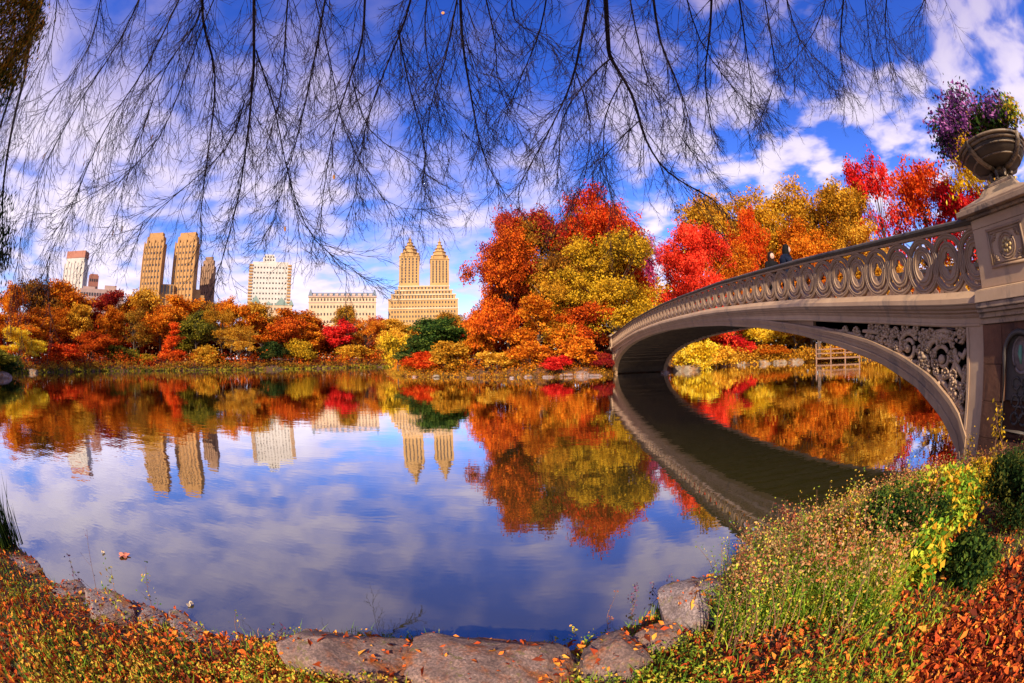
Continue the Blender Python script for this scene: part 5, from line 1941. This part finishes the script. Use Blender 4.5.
# ------------------------------------------------------------------ bare tree overhead
def bare_tree():
    root = tag(empty('bare_tree', (4.6, -5.5, .5)), 'bare dark tree whose drooping twigs hang over the lake across the sky', 'tree')
    O = Vector(root.location)
    hub = Vector((2.6, -4.0, 8.0))
    mb = MB()
    tr = [Vector((4.6, -5.5, .2)), Vector((4.5, -5.45, 1.5)), Vector((4.3, -5.3, 3.2)), Vector((3.6, -4.8, 5.4)), hub]
    mb.tube([v - O for v in tr], [.46, .36, .32, .28, .24], 14)
    rng = random.Random(4)
    PRI = [
        ([(150, -25), (120, 40), (75, 110), (30, 200), (15, 285)], 6.4, .013), ([(192, -25), (150, 60), (105, 130), (70, 210), (45, 268)], 6.2, .014), ([(206, -25), (198, 20), (165, 70), (140, 140), (112, 235)], 6.0, .014),
        ([(204, -25), (203, 20), (215, 75), (210, 140), (200, 222)], 5.8, .024), ([(255, -25), (254, 50), (252, 90), (247, 140), (238, 200), (222, 260)], 6.0, .026), ([(256, 50), (275, 110), (290, 180), (315, 240), (368, 280)], 6.1, .013),
        ([(330, -25), (318, 40), (306, 100), (290, 165), (270, 230)], 6.2, .016), ([(366, -25), (362, 40), (346, 90), (332, 140), (320, 225)], 6.0, .018), ([(416, -25), (405, 20), (385, 70), (365, 130), (356, 195)], 5.9, .017),
        ([(398, 30), (410, 90), (425, 150), (420, 195)], 5.9, .012), ([(460, -25), (462, 35), (470, 90), (482, 150), (498, 185)], 6.0, .022), ([(458, -5), (445, 60), (430, 110), (425, 175)], 6.0, .013),
        ([(512, -25), (515, 20), (545, 38), (560, 60)], 6.3, .013), ([(593, -25), (583, 30), (572, 80), (552, 125), (522, 180)], 6.0, .026), ([(604, -25), (608, 40), (612, 60), (632, 95), (646, 140), (668, 172), (705, 195)], 5.8, .034),
        ([(611, 58), (588, 80), (562, 120), (560, 170)], 5.9, .014), ([(622, 80), (606, 115), (604, 160), (612, 200)], 5.9, .012), ([(650, -25), (660, 40), (680, 90), (692, 130)], 6.2, .022), ([(712, -25), (710, 30), (705, 80), (712, 135)], 6.4, .022),
        ([(735, -25), (745, 40), (752, 95)], 6.5, .018), ([(780, -25), (800, 40), (835, 75)], 6.8, .014), ([(845, -25), (840, 40), (843, 80)], 7.0, .018), ([(888, -25), (885, 30), (892, 75)], 7.2, .015), ([(832, -25), (815, 30), (786, 70)], 7.0, .012),
        ([(935, -30), (920, 10), (905, 35)], 7.2, .012), ([(60, -25), (52, 40), (30, 90), (8, 130)], 6.8, .012), ([(105, -25), (92, 40), (60, 90), (20, 150)], 6.6, .012), ([(290, -25), (285, 40), (280, 100), (262, 160)], 6.3, .014),
        ([(225, -25), (180, 90), (150, 150), (100, 190), (40, 220)], 6.3, .011), ([(550, -25), (540, 30), (520, 80), (500, 130)], 6.2, .014), ([(680, -25), (700, 40), (735, 90), (760, 110)], 6.4, .013), ([(480, -25), (495, 40), (500, 90), (530, 150)], 6.2, .012),
        ([(245, 100), (225, 150), (170, 200), (130, 232)], 6.1, .011), ([(352, 80), (370, 130), (410, 160), (428, 176)], 6.1, .010), ([(575, 70), (590, 120), (585, 175), (575, 205)], 6.0, .011), ([(640, 120), (610, 150), (580, 190)], 6.0, .010),
        ([(430, -25), (425, 40), (440, 100), (470, 140)], 6.3, .012), ([(310, -25), (330, 60), (345, 130), (385, 200), (430, 210)], 6.4, .011), ([(625, -25), (640, 50), (655, 95), (690, 150), (720, 180)], 6.5, .012), ([(25, -25), (15, 50), (0, 110)], 7.0, .012),
        ([(760, -25), (770, 30), (775, 75), (765, 110)], 6.8, .013), ([(862, -25), (868, 30), (872, 60)], 7.1, .012),
    ]
    bud = []

    def twig(mb, p, d, L, r, lvl):
        """drooping, forking twig"""
        n = 5 if lvl < 2 else 4
        pts = [p.copy()]
        d = d.normalized()
        side = Vector((rng.gauss(0, 1), rng.gauss(0, 1), rng.gauss(0, .6)))
        for i in range(n):
            d = (d + side * .05 + Vector((0, 0, -.07 if lvl < 3 else .02)) + Vector((rng.gauss(0, .11), rng.gauss(0, .11), rng.gauss(0, .11)))).normalized()
            pts.append(pts[-1] + d * (L / n))
        mb.tube(pts, [r * (1 - .62 * i / n) for i in range(n + 1)], 3, False)
        if lvl >= 3: return
        kids = [0, 7, 4][lvl] if lvl else 8
        for k in range(kids):
            f = (k + .5 + rng.uniform(-.3, .3)) / kids * .9 + .08
            i = min(n - 1, int(f * n))
            q = pts[i].lerp(pts[i + 1], f * n - i)
            t = (pts[i + 1] - pts[i]).normalized()
            ax = t.cross(Vector((rng.gauss(0, 1), rng.gauss(0, 1), rng.gauss(0, 1)))).normalized()
            nd = (t * 1.0 + ax * rng.uniform(.45, .95))
            twig(mb, q, nd, L * rng.uniform(.30, .62) * (1 - .35 * f), r * .66, lvl + 1)
    for pl, dist, r in PRI:
        b = MB()
        n = len(pl)
        # hang: the tips come a little further out over the lake than the roots
        pts = [slant(px, py, dist * (1 + .10 * i / max(1, n - 1))) - O for i, (px, py) in enumerate(pl)]
        # smooth
        sm = []
        for i in range(n - 1):
            for f in (0, .34, .67):
                a0, a1, a2, a3 = pts[max(0, i - 1)], pts[i], pts[i + 1], pts[min(n - 1, i + 2)]
                sm.append(a1 * 1 + (a2 - a0) * .5 * f + (a0 * 2 - a1 * 5 + a2 * 4 - a3) * .5 * f * f + (a1 * 3 - a0 - a2 * 3 + a3) * .5 * f ** 3)
        sm.append(pts[-1])
        m_ = len(sm)
        if pl[0][1] < 0:           # carry the bough back up to the limb it grows from
            back = [hub - O + (sm[0] - (hub - O)) * f + Vector((0, 0, 1.1 * sin(pi * f) * (1 - f * .3))) for f in (.0, .25, .5, .75, .92)]
            path = back + sm
            rad = [r * 2.2, r * 2.0, r * 1.7, r * 1.4, r * 1.15] + [r * (1 - .75 * i / (m_ - 1)) for i in range(m_)]
        else:
            path, rad = sm, [r * (1 - .7 * i / (m_ - 1)) for i in range(m_)]
        b.tube(path, rad, 6, False)
        Ls = sum((sm[i + 1] - sm[i]).length for i in range(m_ - 1))
        k = max(8, int(Ls / .13))
        for j in range(k):
            f = (j + rng.random()) / k
            i = min(m_ - 2, int(f * (m_ - 1)))
            q = sm[i].lerp(sm[i + 1], f * (m_ - 1) - i)
            t = (sm[i + 1] - sm[i]).normalized()
            ax = t.cross(Vector((rng.gauss(0, 1), rng.gauss(0, 1), rng.gauss(0, 1)))).normalized()
            twig(b, q, t + ax * rng.uniform(.35, .8) + Vector((0, 0, -.3)), rng.uniform(.5, 1.75) * (1 - .35 * f), min(.0062, r * .45), 1)
        twig(b, sm[-1], sm[-1] - sm[-2], .5, r * .25, 1)
        b.build('branch', bark_dark, root, True)
    mb.build('trunk', bark_dark, root, True)
    lm = stone('dry_leaf', (.36, .12, .03), (.48, .20, .05), 20, .8, 0)
    for (px, py) in ((44, 156), (84, 156), (84, 163), (97, 149), (101, 150), (146, 125), (152, 137), (153, 29), (113, 233), (122, 229), (65, 254), (334, 177), (443, 13), (285, 229)):
        q = slant(px, py, 6.2) - O
        a = rng.uniform(0, 6.28)
        l = MB()
        u, v = Vector((cos(a) * .3, .2, .9)).normalized(), Vector((.8, -.3, .1)).normalized()
        s_ = .045
        n_ = u.cross(v).normalized() * .004
        rim = [q + u * s_ * cos(t_) + v * s_ * .5 * sin(t_) for t_ in np.linspace(0, 2 * pi, 10, endpoint=False)]
        l.rings([[tuple(w_ - n_) for w_ in rim], [tuple(w_ + n_) for w_ in rim]])
        l.build('leaf', lm, root)


bare_tree()


# ------------------------------------------------------------------ leafy tree at the edge of the picture with hanging sprays
def hanging_tree():
    root = tag(empty('weeping_tree', (-8.6, .1, .25)), 'weeping tree at the picture edge with hanging yellow-green and dark sprays', 'tree')
    O = Vector(root.location)
    mb = MB()
    mb.tube([Vector(v) - O for v in ((-8.6, .1, 0), (-8.5, .1, 2), (-8.3, .2, 4), (-7.9, .5, 6), (-7.4, .9, 7.2))], [.34, .27, .22, .16, .08], 10)
    sprays = []
    for (px, py0, py1, dist, n) in ((4, -30, 80, 7.0, 260), (16, -30, 78, 6.9, 240), (26, -25, 55, 6.9, 200), (36, -20, 36, 6.8, 120), (-10, -40, 120, 7.2, 200), (6, 60, 100, 7.0, 60), (3, 190, 265, 7.3, 110), (-6, 150, 290, 7.3, 160), (-14, 120, 320, 7.5, 200), (-22, 100, 330, 7.7, 200)):
        p0, p1 = slant(px, py0, dist) - O, slant(px + (2 if py0 < 100 else 1), py1, dist) - O
        top = Vector((-7.6, .8, 7.0)) - O
        mb.tube([top, top.lerp(p0, .5) + Vector((0, 0, .4)), p0, p0.lerp(p1, .5), p1], [.05, .035, .02, .012, .004], 5, False)
        f = RNG.random(n)
        c = np.array([tuple(p0.lerp(p1, float(x))) for x in f]) + RNG.normal(size=(n, 3)) * np.array([.10, .10, .05])
        sprays.append((c, py0))
    mb.build('trunk', bark_dark, root, True)
    for dark in (False, True):
        c = np.concatenate([c for c, y in sprays if (y > 55) == dark])
        # long narrow drooping leaves
        n = len(c) * 9
        k = np.repeat(np.arange(len(c)), 9)
        p = c[k] + RNG.normal(size=(n, 3)) * .07
        a = RNG.normal(size=(n, 3)) * .35 + np.array([0, 0, -1.0])
        a /= np.linalg.norm(a, axis=1, keepdims=True)
        b = np.cross(a, RNG.normal(size=(n, 3)))
        b /= np.linalg.norm(b, axis=1, keepdims=True)
        s = .06 + .06 * RNG.random((n, 1))
        V = np.stack([p, p + a * s * .5 + b * .010, p + a * s, p + a * s * .5 - b * .010], 1).reshape(-1, 3)
        t = np.clip((.25 if dark else .62) + .25 * RNG.normal(size=n), .02, .98)
        link_mesh('foliage', np_mesh('foliage', V, np.arange(n * 4).reshape(-1, 4), t), L_['darkgreen' if dark else 'hanging'], root)


hanging_tree()
# mossy bank with bushes on the near west shore
boulder('boulder', (-52.5, 15.6, .1), (2.2, 1.5, 1.0), rock_grey, 61, 'mossy grey boulder at the tip of the green bank', FB, sub=4)
plant('shrub1', 'darkgreen', 4, 27, 354, 30, name='shrub', label='dark green low bush on the mossy bank at the picture edge', group=SHORE)
plant('shrub3', 'olive', -8, 26, 345, 50, name='shrub', label='olive bush behind the dark green one on the mossy bank', group=SHORE)
